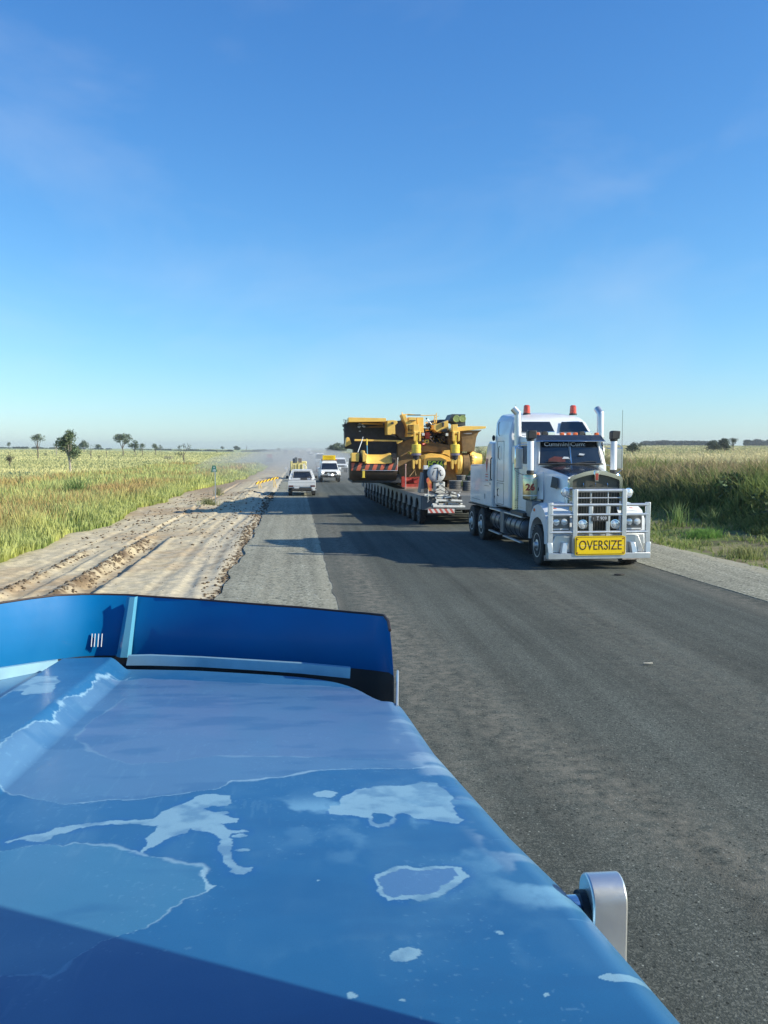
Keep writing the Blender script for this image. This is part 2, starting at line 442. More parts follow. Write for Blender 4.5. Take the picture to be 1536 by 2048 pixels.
def road_mat(name, base, stone, dust, speck=70.0, bump=.6, streak=(2.0, .25), streak_amt=.25):
    m = bpy.data.materials.new(name); m.use_nodes = True
    t = m.node_tree; N = t.nodes; L = t.links; b = N['Principled BSDF']
    b.inputs['Roughness'].default_value = .95; b.inputs['Specular IOR Level'].default_value = .12
    tc = N.new('ShaderNodeTexCoord')
    def noise(sc, det=4, vec=None, rgh=.5):
        n = N.new('ShaderNodeTexNoise'); n.inputs['Scale'].default_value = sc; n.inputs['Detail'].default_value = det; n.inputs['Roughness'].default_value = rgh
        L.new(vec or tc.outputs['Object'], n.inputs['Vector']); return n
    def ramp(src, a, b_, lo=0., hi=1.):
        r = N.new('ShaderNodeMapRange'); r.inputs['From Min'].default_value = a; r.inputs['From Max'].default_value = b_
        r.inputs['To Min'].default_value = lo; r.inputs['To Max'].default_value = hi; L.new(src, r.inputs['Value']); return r.outputs[0]
    def mix(f, a, c):
        k = N.new('ShaderNodeMix'); k.data_type = 'RGBA'; L.new(f, k.inputs[0])
        for s, i in ((a, 6), (c, 7)):
            if isinstance(s, tuple): k.inputs[i].default_value = (*s, 1)
            else: L.new(s, k.inputs[i])
        return k.outputs[2]
    vo = N.new('ShaderNodeTexVoronoi'); vo.inputs['Scale'].default_value = speck; L.new(tc.outputs['Object'], vo.inputs['Vector'])
    sep = N.new('ShaderNodeSeparateColor'); L.new(vo.outputs['Color'], sep.inputs[0])
    c = mix(ramp(sep.outputs[0], .45, 1.0), base, stone)
    mp = N.new('ShaderNodeMapping'); mp.inputs['Scale'].default_value = (streak[0], streak[1], 1); L.new(tc.outputs['Object'], mp.inputs['Vector'])
    ns = noise(1.0, 6, mp.outputs[0], .6)
    sc = N.new('ShaderNodeVectorMath'); sc.operation = 'SCALE'; L.new(c, sc.inputs[0]); L.new(ramp(ns.outputs['Fac'], .3, .7, 1 - streak_amt, 1 + streak_amt), sc.inputs['Scale'])
    big = noise(.35, 5)
    sc2 = N.new('ShaderNodeVectorMath'); sc2.operation = 'SCALE'; L.new(sc.outputs[0], sc2.inputs[0]); L.new(ramp(big.outputs['Fac'], .3, .7, .88, 1.12), sc2.inputs['Scale'])
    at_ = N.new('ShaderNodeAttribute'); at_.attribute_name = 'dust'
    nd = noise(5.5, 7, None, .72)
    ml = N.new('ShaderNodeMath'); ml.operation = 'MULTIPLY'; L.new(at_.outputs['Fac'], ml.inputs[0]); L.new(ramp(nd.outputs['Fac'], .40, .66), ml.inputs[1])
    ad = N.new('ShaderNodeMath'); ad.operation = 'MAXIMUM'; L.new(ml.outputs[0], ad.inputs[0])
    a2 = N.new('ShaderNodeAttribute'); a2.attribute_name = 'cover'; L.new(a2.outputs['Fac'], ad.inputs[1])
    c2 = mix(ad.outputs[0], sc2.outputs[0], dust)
    vp = N.new('ShaderNodeTexVoronoi'); vp.inputs['Scale'].default_value = speck * .30; L.new(tc.outputs['Object'], vp.inputs['Vector'])
    sp_ = N.new('ShaderNodeSeparateColor'); L.new(vp.outputs['Color'], sp_.inputs[0])
    pm = N.new('ShaderNodeMath'); pm.operation = 'MULTIPLY'; L.new(ramp(vp.outputs['Distance'], .22, .12), pm.inputs[0]); L.new(ramp(sp_.outputs[1], .80, .84), pm.inputs[1])
    c2 = mix(pm.outputs[0], c2, tuple(min(.5, v * 1.9) for v in stone))
    pk = N.new('ShaderNodeMath'); pk.operation = 'MULTIPLY'; L.new(ramp(vp.outputs['Distance'], .34, .20), pk.inputs[0]); L.new(ramp(sp_.outputs[2], .86, .90), pk.inputs[1])
    c2 = mix(pk.outputs[0], c2, tuple(v * .45 for v in base))
    L.new(c2, b.inputs['Base Color'])
    nb = noise(speck * 1.3, 3)
    bp = N.new('ShaderNodeBump'); bp.inputs['Strength'].default_value = bump; bp.inputs['Distance'].default_value = .012
    am = N.new('ShaderNodeMath'); am.operation = 'ADD'; L.new(nb.outputs['Fac'], am.inputs[0]); L.new(nd.outputs['Fac'], am.inputs[1])
    L.new(am.outputs[0], bp.inputs['Height']); L.new(bp.outputs[0], b.inputs['Normal'])
    return m
m_asph = road_mat('asphalt', (.066, .073, .064), (.14, .145, .125), (.225, .205, .165), speck=75, streak=(2.2, .05), streak_amt=.30)
m_grav = road_mat('gravel', (.165, .165, .13), (.44, .43, .35), (.38, .35, .26), speck=30, bump=.8, streak=(3.5, .06), streak_amt=.30)
ysr = np.concatenate([np.arange(1, 60, .09), np.geomspace(60, 900, 160)])
EL = lambda y: .70 - .007 * np.clip(y - 17, -17, 40)
ER = lambda y: 9.18 - .045 * np.clip(y - 15, -5, 12)
def a_dust(X, Y):
    yy = np.maximum(Y, 3)
    c = .55 + 15.5 / yy
    band = np.exp(-((X - c) / .55) ** 2) * .72 * (1 - sstep(30, 50, Y))
    band2 = np.exp(-((X - 1.35) / .25) ** 2) * .55 + np.exp(-((X - 5.2) / .8) ** 2) * .3 + np.exp(-((X - 8.7) / .35) ** 2) * .7
    return np.clip(band + band2 + .06, 0, 1)
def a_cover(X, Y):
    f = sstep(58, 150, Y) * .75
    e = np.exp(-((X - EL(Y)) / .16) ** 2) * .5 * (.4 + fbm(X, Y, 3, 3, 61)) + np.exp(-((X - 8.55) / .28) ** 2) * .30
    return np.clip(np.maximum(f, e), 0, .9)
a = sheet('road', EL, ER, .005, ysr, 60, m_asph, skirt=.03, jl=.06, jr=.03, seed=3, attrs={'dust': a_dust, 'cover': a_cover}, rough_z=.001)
tag(a, 'dark worn asphalt road with dusty wheel tracks', kind='structure')
GLf = lambda y: -1.66 + .34 * (fbm(y, y * 0, .4, 3, 8) - .5) - .0 * y
a = sheet('left_shoulder', GLf, lambda y: .95 + 0 * y, 0.0, ysr, 30, m_grav, skirt=.06, jl=.07, jr=.02, seed=13,
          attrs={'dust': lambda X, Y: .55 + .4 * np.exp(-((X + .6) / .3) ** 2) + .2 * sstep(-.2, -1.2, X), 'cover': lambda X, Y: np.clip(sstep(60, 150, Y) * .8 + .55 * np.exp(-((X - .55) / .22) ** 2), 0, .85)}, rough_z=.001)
tag(a, 'pale grey gravel shoulder with a crumbling edge, left of the asphalt', kind='structure')
a = sheet('right_shoulder', lambda y: ER(y) + .06, lambda y: 11.75 - .085 * np.clip(y - 20, -8, 8), .006, ysr, 30, m_grav, skirt=.07, jl=.03, jr=.12, seed=23,
          attrs={'dust': lambda X, Y: .35 + 0 * X, 'cover': lambda X, Y: np.clip(sstep(80, 160, Y) * .5 + .6 * sstep(11.0, 11.35, X + .1 * fbm(X, Y, 2, 3, 5)) + .22, 0, .8)}, rough_z=.01)
tag(a, 'gravel shoulder on the right of the asphalt, beyond a dark crack', kind='structure')

# loose clods and stones along the crumbling gravel edge and the ruts
m_clod = mat('clod_mat', (.14, .105, .072), rough=1, var=.4, scale=3, spec=.1)
mb = MB()
for i in range(2600):
    k = rnd.random()
    y = math.exp(rnd.uniform(math.log(14), math.log(62)))
    if k < .36: x = -1.82 + rnd.gauss(0, .17) + .3 * (float(fbm(y, 0, .12, 3, 5)) - .5)
    elif k < .70 and y < 30: x = -5.08 + rnd.gauss(0, .12) + .35 * (float(fbm(y, 0, .12, 3, 5)) - .5)
    elif k < .90 and y < 27: x = -6.35 + rnd.gauss(0, .12)
    else: x = rnd.uniform(-7.6, -1.8)
    r = rnd.uniform(.008, .034) * (1 if k < .86 else .6) * (1 if k < .9 else .7) * (1 + y / 60)
    z = tz(x, y)
    mb.ell((x, y, z + r * .2), r * rnd.uniform(.8, 1.5), r * rnd.uniform(.8, 1.4), r * rnd.uniform(.5, .9), n=5, k=3)
o = mb.build('loose_stones', m_clod, smooth=0, recalc=False)
tag(o, 'loose dark clods of dirt and broken seal along the verge', kind='stuff')

# ------------------------------------------------------------------ grass
m_grass = mat('grass_mat', (1, 1, 1), rough=.7, var=.12, scale=.6, spec=.2, vcol='Col', trans=.38)
rg = np.random.default_rng(5)
def blades(name, x, y, h, wd, col, tip, lean=.25, label='', z=None, sub=None):
    n = len(x); z = terrain(x, y) - .03 if z is None else z
    a = rg.uniform(0, 2 * np.pi, n); ca, sa = np.cos(a), np.sin(a)
    b = rg.uniform(0, 2 * np.pi, n); L = h * lean * rg.uniform(.2, 1.3, n)
    bx, by = np.cos(b) * L, np.sin(b) * L
    P = np.empty((n, 5, 3))
    hw = wd / 2
    P[:, 0] = np.stack([x - ca * hw, y - sa * hw, z], 1); P[:, 1] = np.stack([x + ca * hw, y + sa * hw, z], 1)
    P[:, 2] = np.stack([x + bx * .35 + ca * hw * .85, y + by * .35 + sa * hw * .85, z + h * .6], 1)
    P[:, 3] = np.stack([x + bx * .35 - ca * hw * .85, y + by * .35 - sa * hw * .85, z + h * .6], 1)
    P[:, 4] = np.stack([x + bx, y + by, z + h * (1 - .15 * lean)], 1)
    if sub is not None: P = P - np.array(sub)
    Cc = np.empty((n, 5, 3)); Cc[:, :2] = col[:, None]; Cc[:, 2:4] = (col * .5 + tip * .5)[:, None]; Cc[:, 4] = tip
    i = np.arange(n)[:, None] * 5
    q = i + np.array([0, 1, 2, 3]); t = i + np.array([3, 2, 4])
    o = fast_mesh(name, P.reshape(-1, 3), quads=q, tris=t, cols=Cc.reshape(-1, 3), mats=[m_grass])
    if label: tag(o, label, kind='stuff')
    return o
def cmix(a, b, t): return np.asarray(a)[None] * (1 - t[:, None]) + np.asarray(b)[None] * t[:, None]
# left tall grass
n = 125000
y = np.exp(rg.uniform(np.log(13), np.log(150), n))
el = -8.0 + 1.1 * (fbm(y, y * 0, 0.25, 3, 21) - 0.5) + 2.6 * sstep(60, 100, y)
x = el - rg.random(n) ** 1.5 * (17 + 0 * y) - .1
c1 = fbm(x, y, .35, 3, 71); c2 = fbm(x, y, .12, 3, 72)
h = (.45 + .75 * sstep(0, 1.6, el - x)) * rg.uniform(.45, 1.05, n) * (.55 + .6 * c1)
pat = fbm(x, y, .5, 2, 79)
keep = rg.random(n) < (.35 + 1.3 * sstep(.3, .6, pat))
base = cmix((.22, .31, .07), (.48, .50, .14), sstep(.35, .65, c1 + .15 * (rg.random(n) - .5)))
tip = cmix((.54, .56, .22), (.56, .31, .15), sstep(.46, .62, c2 + .35 * (rg.random(n) - .5)) * sstep(.6, 2.2, el - x) * .85)
base *= rg.uniform(.75, 1.25, (n, 1)); tip *= rg.uniform(.8, 1.2, (n, 1))
blades('tall_grass', x[keep], y[keep], h[keep], (.014 + .0011 * y[keep]), base[keep], tip[keep], .3, 'tall yellow green grass with reddish seed heads along the left dirt verge')
# left paddock
n = 150000
y = np.exp(rg.uniform(np.log(35), np.log(700), n)); x = np.maximum(-y * rg.uniform(.02, .52, n), -400) - 4
ok = (x < -22 + 6 * rg.random(n)) | ((y > 95) & (x < -9)); x = x[ok]; y = y[ok]; n = len(x)
c1 = fbm(x * .25, y, .05, 4, 13)
base = cmix((.62, .57, .27), (.48, .46, .21), sstep(.40, .62, c1)) * rg.uniform(.88, 1.12, (n, 1))
nearg = sstep(20, 8, -x)
base = base * (1 - nearg[:, None]) + np.array([.34, .42, .17]) * nearg[:, None]
blades('paddock_grass', x, y, rg.uniform(.12, .42, n) * (1 + y / 600), .018 + .0012 * y, base, base * 1.08, .4, 'pale straw coloured paddock grass stretching away on the left')
# right bank
n = 110000
y = np.exp(rg.uniform(np.log(16), np.log(170), n)); e = 16.6 + 2.4 * (fbm(y, y * 0, .3, 3, 33) - .5)
x = e + rg.random(n) ** 1.3 * 13
c1 = fbm(x, y, .55, 3, 81); c2 = fbm(x, y, .15, 3, 82)
h = (.35 + .85 * sstep(0, 2.2, x - e)) * rg.uniform(.5, 1.15, n) * (.3 + 1.3 * c1) * (.5 + 1.0 * fbm(x, y, .22, 2, 87))
shrubby = (rg.random(n) < .30) & (fbm(x, y, .5, 3, 88) > .46)
h = np.where(shrubby, h * .62, h)
keep = rg.random(n) < (.3 + 1.3 * sstep(.3, .6, fbm(x, y, .6, 2, 89)))
base = cmix((.075, .14, .03), (.22, .24, .08), sstep(.35, .65, c1)) * rg.uniform(.7, 1.3, (n, 1))
tip = cmix((.24, .29, .09), (.42, .30, .18), sstep(.44, .60, c2 + .35 * (rg.random(n) - .5)) * sstep(.8, 2.6, x - e)) * rg.uniform(.75, 1.25, (n, 1))
base = np.where(shrubby[:, None], np.array([[.07, .12, .03]]) * rg.uniform(.7, 1.4, (n, 1)), base); tip = np.where(shrubby[:, None], np.array([[.13, .18, .06]]) * rg.uniform(.7, 1.4, (n, 1)), tip)
blades('bank_grass', x[keep], y[keep], h[keep], (.014 + .0010 * y[keep]) * np.where(shrubby[keep], 3.2, 1), base[keep], tip[keep], .6, 'tall brown topped grass covering the bank right of the road')
# right paddock
n = 60000
y = np.exp(rg.uniform(np.log(45), np.log(900), n)); x = 26 + y * rg.uniform(.0, .62, n)
c1 = fbm(x * .25, y, .05, 4, 13)
base = cmix((.54, .47, .26), (.36, .36, .17), sstep(.40, .62, c1)) * rg.uniform(.8, 1.2, (n, 1))
blades('paddock_grass', x, y, rg.uniform(.2, .55, n) * (1 + y / 600), .02 + .0014 * y, base, base * 1.05, .4, 'dry straw coloured paddock grass rising to the right horizon')
# low weeds between right shoulder and bank, and on the left verge
n = 42000
y = np.exp(rg.uniform(np.log(14), np.log(110), n)); x = rg.uniform(11.5, 17.6, n)
p = fbm(x, y, .9, 3, 91); keep = rg.random(n) < sstep(.42, .66, p) * .9 + .05
x, y, p = x[keep], y[keep], p[keep]; n = len(x)
base = cmix((.13, .19, .05), (.25, .30, .09), rg.random(n)); tip = cmix((.24, .32, .10), (.42, .36, .2), sstep(.3, .9, rg.random(n)))
blades('low_weeds', x, y, rg.uniform(.05, .26, n) * (.6 + p), .012 + .0010 * y, base, tip, .7, 'short green weeds between the gravel shoulder and the bank on the right')

def tussock(name, px, py, n, h, sp, wd, base, tip, label, lean=.5, cat='grass clump', group=None):
    p = ground_hit(px, py)
    r_ = np.abs(rg.normal(0, sp, n)); a_ = rg.uniform(0, 6.28, n)
    x = p.x + r_ * np.cos(a_); y = p.y + r_ * np.sin(a_)
    bs = np.asarray(base)[None] * rg.uniform(.75, 1.25, (n, 1)); tp = np.asarray(tip)[None] * rg.uniform(.75, 1.25, (n, 1))
    o = blades(name, x, y, h * rg.uniform(.5, 1.1, n), np.full(n, wd), bs, tp, lean, sub=(p.x, p.y, p.z))
    o.location = p
    tag(o, label, cat, group)
    return o
tussock('reed_clump', 1355, 1055, 60, 1.15, .22, .03, (.16, .26, .07), (.30, .38, .16), 'tall upright reedy grass clump beside the bank, right of the bull bar', .45)
tussock('grass_clump', 1406, 1077, 700, .42, .38, .02, (.14, .27, .06), (.22, .38, .10), 'low bright green grass clump just right of the reedy clump', .8)
tussock('grass_clump', 1490, 1118, 500, .50, .40, .018, (.20, .26, .08), (.42, .40, .20), 'yellow green grass clump at the gravel edge near the right side of the photo', .6)
tussock('reed_clump', 1424, 1052, 26, .95, .16, .03, (.17, .26, .08), (.3, .36, .16), 'thin reedy grass clump behind the low bright green clump', .6)
tussock('leafy_plant', 152, 1000, 150, 1.55, .5, .055, (.15, .23, .06), (.25, .33, .12), 'broad leaved green plant standing in the tall grass under the big tree', .45, 'plant')
tussock('grass_clump', 418, 1010, 260, .45, .32, .02, (.20, .24, .09), (.38, .36, .2), 'grey green weed clump at the foot of the green marker post', .6)
tussock('grass_clump', 438, 992, 120, .75, .22, .016, (.24, .27, .11), (.40, .38, .22), 'thin pale weed clump just right of the marker post', .4)

# ------------------------------------------------------------------ trees
m_leaf = mat('leaf_mat', (1, 1, 1), rough=.6, var=.15, scale=1.0, spec=.3, vcol='Col', trans=.25)
m_bark = mat('bark_mat', (.36, .31, .26), rough=.9, var=.25, scale=4, bump=.5, bscale=20)
m_barkd = mat('dark_bark_mat', (.13, .105, .085), rough=.95, var=.25, scale=4, bump=.5, bscale=20)
def leaves(name, blobs, dens, size, col, parent, sub):
    P = []; C = []; Q = []
    tot = 0
    for (cx, cy, cz, rx, rz) in blobs:
        n = max(12, int(dens * rx * rx * rz / size ** 2))
        d = rg.normal(size=(n, 3)); d /= np.linalg.norm(d, axis=1)[:, None]
        rr = rg.random(n) ** .45
        c = np.array([cx, cy, cz]) + d * rr[:, None] * np.array([rx, rx, rz])
        keep = fbm(c[:, 0] + c[:, 1] * .7, c[:, 2], 1.6 / max(rx, .3), 2, 7) > .36
        c = c[keep]; n = len(c)
        u = rg.normal(size=(n, 3)); u /= np.linalg.norm(u, axis=1)[:, None]
        v = rg.normal(size=(n, 3)); v -= (v * u).sum(1)[:, None] * u; v /= np.linalg.norm(v, axis=1)[:, None]
        s = size * rg.uniform(.6, 1.3, n)[:, None]
        q = np.stack([c - u * s, c - v * s * .45, c + u * s, c + v * s * .45], 1)
        P.append(q); C.append(np.repeat((np.asarray(col)[None] * rg.uniform(.6, 1.5, (n, 1)) * rg.uniform(.9, 1.1, (n, 3)))[:, None], 4, 1)); tot += n
    P = np.concatenate(P).reshape(-1, 3); C = np.concatenate(C).reshape(-1, 3)
    q = np.arange(tot)[:, None] * 4 + np.arange(4)
    o = fast_mesh(name, P, quads=q, cols=C, mats=[m_leaf]); o.parent = parent
    return o
def tree(px, by, ty, wpx, label, kind='gum', name='gum_tree', group=None, pos=None, dens=6.5, col=(.125, .155, .095)):
    p = pos or ground_hit(px, by)
    k = p.y / F
    H = max((by - ty) * k, .8); W = wpx * k
    if pos is not None: H = CAM_H + (898.5 - ty) * k - p.z
    t = empty(name, p, label=label, cat='shrub' if kind == 'shrub' else 'tree', group=group)
    s = max(.05, W * .055) if W < 8 else W * .045
    r0 = max(.03, H * .022)
    tb = MB(); blobs = []
    rr = random.Random(int(px * 13 + by))
    if kind == 'shrub':
        for i in range(4):
            a = rr.uniform(0, 6.28); q = (math.cos(a) * W * .28, math.sin(a) * W * .28, H * rr.uniform(.5, .8))
            tb.tube([(0, 0, -.1), (q[0] * .3, q[1] * .3, H * .25), q], r0, 5, r1=r0 * .3)
            blobs.append((q[0], q[1], q[2] * .85, W * .28, H * .28))
        blobs.append((0, 0, H * .55, W * .3, H * .4))
    else:
        nl = {'gum': 5, 'big': 8, 'slim': 3, 'vee': 3, 'dome': 6, 'bare': 4}[kind]
        cb = {'gum': .42, 'big': .36, 'slim': .4, 'vee': .45, 'dome': .25, 'bare': .5}[kind]
        tb.tube([(0, 0, -.2), (W * .02, 0, H * cb * .5), (-W * .02, 0, H * cb), (W * .03, 0, H * .8)], [r0 * 1.2, r0, r0 * .8, r0 * .3], 7)
        for i in range(nl):
            a = i * 6.28 / nl + rr.uniform(-.4, .4) if kind != 'vee' else (0.1, 3.0, 3.6)[i]
            rad = W * .5 * rr.uniform(.45, .78)
            z1 = H * rr.uniform(cb + .12, .9)
            if kind == 'big': z1 = H * (.48 + (.42 * i / nl)); rad = W * .5 * rr.uniform(.45, .75)
            if kind == 'vee': z1 = H * (.88, .85, .55)[i]; rad = W * .38
            q = (math.cos(a) * rad, math.sin(a) * rad, z1)
            z0 = H * rr.uniform(.18, cb) if kind in ('vee',) else H * cb * rr.uniform(.6, 1)
            tb.tube([(0, 0, z0), (q[0] * .5, q[1] * .5, (z0 + z1) * .5), q], r0 * .55, 5, r1=r0 * .15)
            if kind != 'bare' or i == 0:
                br = W * rr.uniform(.22, .32) * {'gum': 1, 'big': 1.15, 'slim': 1.3, 'vee': .95, 'dome': 1.25, 'bare': .8}[kind]
                bz = min(br * rr.uniform(.8, 1.2), H * .22)
                blobs.append((q[0], q[1], q[2] - bz * .2, br, bz))
                if kind in ('gum', 'big', 'dome', 'slim'):
                    blobs.append((q[0] * .4, q[1] * .4, q[2] + br * .2, br * .8, bz * .8))
        blobs.append((0, 0, H * .88, W * .2, H * .11))
    tb.build('trunk', m_bark if kind in ('big', 'slim') else m_barkd, t, recalc=False)
    leaves('crown', blobs, dens, s, col, t, p)
    return t
G1 = 'scattered trees in the left paddock'
tree(19.5, 935, 904, 16, 'small dark bushy tree at the far left edge of the paddock', 'dome', group=G1, col=(.10, .09, .06))
tree(18, 899, 885, 8, 'tiny distant tree on the horizon at the far left', 'gum', group=G1)
tree(76, 919, 870, 26, 'slender gum tree with an open grey crown, between the far left and the big tree', 'gum', group=G1, dens=4)
tree(113, 912, 880, 10, 'narrow small gum tree just left of the big pale trunked tree', 'slim', group=G1)
tree(140, 950, 860, 44, 'biggest gum tree in the left paddock, pale forked trunk and dense crown', 'big', group=G1, dens=9, col=(.12, .16, .08))
tree(168, 905, 880, 22, 'gum tree with a rounded crown right behind the big tree', 'gum', group=G1)
tree(182, 919, 888, 15, 'thin straggly tree with two stems right of the big tree', 'vee', group=G1, dens=3)
tree(246, 913, 871, 32, 'tallest crown of the tree clump in the middle of the left paddock', 'gum', group=G1, dens=6)
tree(270, 914, 880, 22, 'middle tree of the clump, half behind its tall neighbour', 'gum', group=G1, dens=6)
tree(285, 913, 887, 14, 'shortest and rightmost tree of the clump in the left paddock', 'gum', group=G1)
tree(311, 912, 887, 14, 'lone small tree between the clump and the forked tree', 'gum', group=G1)
tree(321, 906, 889, 7, 'wispy distant tree close behind the lone small tree', 'slim', group=G1)
tree(368, 932, 887, 23, 'dark forked tree shaped like a V above the green marker post', 'vee', group=G1, dens=6, col=(.07, .085, .05))
tree(213, 917, 896, 5, 'bare dead stump of a tree in front of the clump', 'bare', name='dead_tree', group=G1, dens=1)
tree(197, 902, 888, 12, 'small faint tree on the skyline left of the clump', 'gum', group=G1)
tree(493, 904, 889, 5, 'bare pole like tree on the skyline left of the dusty road', 'bare', name='dead_tree', group=G1, dens=1)
tree(474, 902, 892, 12, 'low bushy tree on the skyline above the grass right of the marker post', 'dome', group=G1)
tree(445, 901, 893, 9, 'small skyline tree between the marker post and the low bushy tree', 'gum', group=G1)
tree(558, 905, 896, 7, 'dark upright shrub at the left edge of the dusty road', 'dome', group=G1)
G2 = 'small shrubs dotted over the left paddock'
for (px, by, ty, wp, lb) in ((91, 914, 904, 8, 'small shrub below the narrow gum tree'), (352, 911, 905, 7, 'small round shrub left of the forked V tree'),
                             (324, 911, 906, 5, 'tiny round shrub below the wispy tree'), (199, 918, 911, 9, 'low scrubby shrub below the thin straggly tree'),
                             (237, 920, 914, 6, 'low shrub in front of the tree clump'), (338, 922, 911, 20, 'pale dry branchy shrub left of the forked V tree'),
                             (434, 907, 897, 4, 'thin upright shrub in the paddock above the marker post'), (120, 920, 914, 8, 'low shrub left of the big tree trunk'),
                             (384, 908, 904, 6, 'low shrub just right of the forked V tree')):
    tree(px, by, ty, wp, lb, 'shrub', name='shrub', group=G2, dens=5, col=(.12, .12, .07) if wp != 20 else (.3, .27, .2))
G3 = 'trees on the right rise'
def hillpos(px, Y):
    q = at(px, 900, Y); return Vector((q.x, Y, tz(q.x, Y) - .1))
def rt(px, Y, ty, wp, lb, kind='dome', dens=7, col=(.06, .08, .05)):
    tree(px, 900, ty, wp, lb, kind, pos=hillpos(px, Y), group=G3, dens=dens, col=col)
rt(1427, 260, 882, 28, 'dark leaning tree, left half of the clump on the right rise', 'dome')
rt(1448, 262, 875, 30, 'broad dark tree in the middle of the clump on the right rise', 'dome')
rt(1466, 266, 875, 18, 'narrow two topped tree at the right of the clump on the right rise', 'gum')
rt(1266, 210, 886, 26, 'round dark tree right of the tall truck mirror', 'dome')
rt(1281, 400, 884, 10, 'small slim tree just right of the round dark tree', 'gum')
rt(1290, 420, 885, 6, 'smallest slim tree right of the round dark tree', 'gum')
rt(957, 150, 892, 16, 'small tree seen between the yellow machine and the white truck', 'gum', 6, (.09, .11, .07))
for (px_, Y_, ty_, wp_, lb_) in ((1478, 36, 938, 110, 'dark green leafy shrub on the bank near the right side of the photo'), (1405, 42, 930, 60, 'low dark shrub on the bank between the reedy clump and the bigger shrub'), (1335, 47, 933, 55, 'low olive shrub on the bank just right of the truck mirror'), (1560, 30, 950, 120, 'green shrub cut off by the right side of the photo')):
    q_ = at(px_, 900, Y_); tree(px_, 900, ty_, wp_, lb_, 'shrub', name='shrub', pos=Vector((q_.x, Y_, tz(q_.x, Y_) - .1)), group='shrubs on the right bank', dens=5, col=(.055, .095, .03))
rt(1492, 800, 880, 14, 'rounded distant tree on the skyline near the right side of the photo', 'dome')
G4 = 'hazy trees behind the vehicle queue'
for (px, ty, wp, lb) in ((661, 891, 16, 'hazy low tree left of its taller neighbour behind the queue'), (673, 886, 20, 'tallest hazy tree behind the queue of vehicles'), (686, 889, 18, 'hazy tree partly hidden by the yellow machine')):
    q = at(px, 898, 420); tree(px, 900, ty, wp, lb, 'dome', pos=Vector((q.x, 420, tz(q.x, 420) - .1)), group=G4, dens=6)
# far woods on the right skyline
rr = random.Random(3); P = []
bl = []
for i in range(150):
    px = rr.uniform(1292, 1425) if i < 70 else rr.uniform(1497, 1700)
    q = at(px, 900, rr.uniform(980, 1150)); z = tz(q.x, q.y)
    hh = rr.uniform(3, 6) * (1.0 if i < 70 else 1.35)
    bl.append((q.x, q.y, z + hh * .5, rr.uniform(5, 9), hh * .6))
o = leaves('far_woods', bl, 12, 1.3, (.055, .07, .055), None, None)
tag(o, 'dark far off woodland along the right skyline', kind='stuff')
bl = []
for i in range(60):
    px = rr.uniform(-60, 560)
    q = at(px, 900, rr.uniform(1100, 1250)); z = tz(q.x, q.y); hh = rr.uniform(1, 2.6)
    bl.append((q.x, q.y, z + hh * .5, rr.uniform(4, 9), hh * .6))
o = leaves('far_scrub', bl, 12, 1.0, (.09, .11, .08), None, None)
tag(o, 'thin line of far off scrub along the left skyline', kind='stuff')

# ------------------------------------------------------------------ air
def vol_mat(name, col, dens, an=.3):
    m = bpy.data.materials.new(name); m.use_nodes = True
    t = m.node_tree; t.nodes.remove(t.nodes['Principled BSDF'])
    v = t.nodes.new('ShaderNodeVolumePrincipled'); v.inputs['Color'].default_value = (*col, 1)
    v.inputs['Density'].default_value = dens; v.inputs['Anisotropy'].default_value = an
    t.links.new(v.outputs[0], t.nodes['Material Output'].inputs['Volume'])
    return m
mb = MB(); mb.box(-3100, 3100, -60, 3300, -9, 26)
o = mb.build('haze', vol_mat('haze_mat', (.90, .96, 1.0), .00020), smooth=0)
tag(o, 'thin pale summer haze over the plain', kind='stuff')
dm = vol_mat('dust_mat', (.97, .93, .86), .009)
for i, (cx, cy, rx, ry, rz, lb) in enumerate(((0, 210, 13, 120, 3.2, 'pale dust hanging over the far road and its traffic'), (-5, 140, 9, 70, 2.8, 'dust drifting over the dirt works left of the road'), (6, 118, 8, 48, 2.6, 'dust stirred up behind the escort vehicle'))):
    mb = MB(); mb.ell((cx, cy, .3), rx, ry, rz, 24, 14)
    o = mb.build('road_dust', dm, smooth=0); tag(o, lb, kind='stuff')
# ------------------------------------------------------------------ shared vehicle materials
m_white = mat('white_paint', (.73, .745, .76), rough=.28, coat=.5, var=.04, dirt=(.55, .50, .43), damt=.38, dscale=1.1)
m_dusty = mat('dusty_white_paint', (.74, .74, .72), rough=.4, coat=.3, var=.05, dirt=(.46, .40, .33), damt=.6, dscale=1.6)
m_alu = mat('aluminium', (.66, .67, .68), rough=.36, metal=.85, var=.07, dirt=(.40, .39, .37), damt=.35, dscale=3)
m_satin = mat('satin_alloy', (.66, .67, .68), rough=.34, metal=.75, var=.06, dirt=(.5, .49, .47), damt=.3, dscale=3)
m_chrome = mat('chrome', (.82, .83, .84), rough=.09, metal=1.0, var=.03)
m_black = mat('black_plastic', (.022, .023, .026), rough=.5, var=.2, dirt=(.10, .09, .075), damt=.5)
m_chassis = mat('chassis_black', (.020, .021, .023), rough=.65, var=.3, dirt=(.07, .06, .05), damt=.6)
m_rubber = mat('tyre_rubber', (.022, .022, .023), rough=.85, var=.25, bump=.4, bscale=30, dirt=(.11, .095, .08), damt=.6, dscale=4)
m_glass = mat('dark_glass', (.012, .015, .02), rough=.06, var=.2, spec=.8, coat=.6)
m_lens = mat('lamp_lens', (.72, .74, .75), rough=.12, metal=.35, var=.22, scale=45, spec=.8, coat=.8)
m_orange = mat('orange_lens', (.75, .13, .02), rough=.25, var=.2, scale=20, coat=.6)
m_beacon = mat('beacon_lens', (.62, .06, .02), rough=.2, var=.35, scale=18, coat=.8)
m_red = mat('red_paint', (.42, .035, .02), rough=.5, var=.25, dirt=(.3, .12, .08), damt=.5)
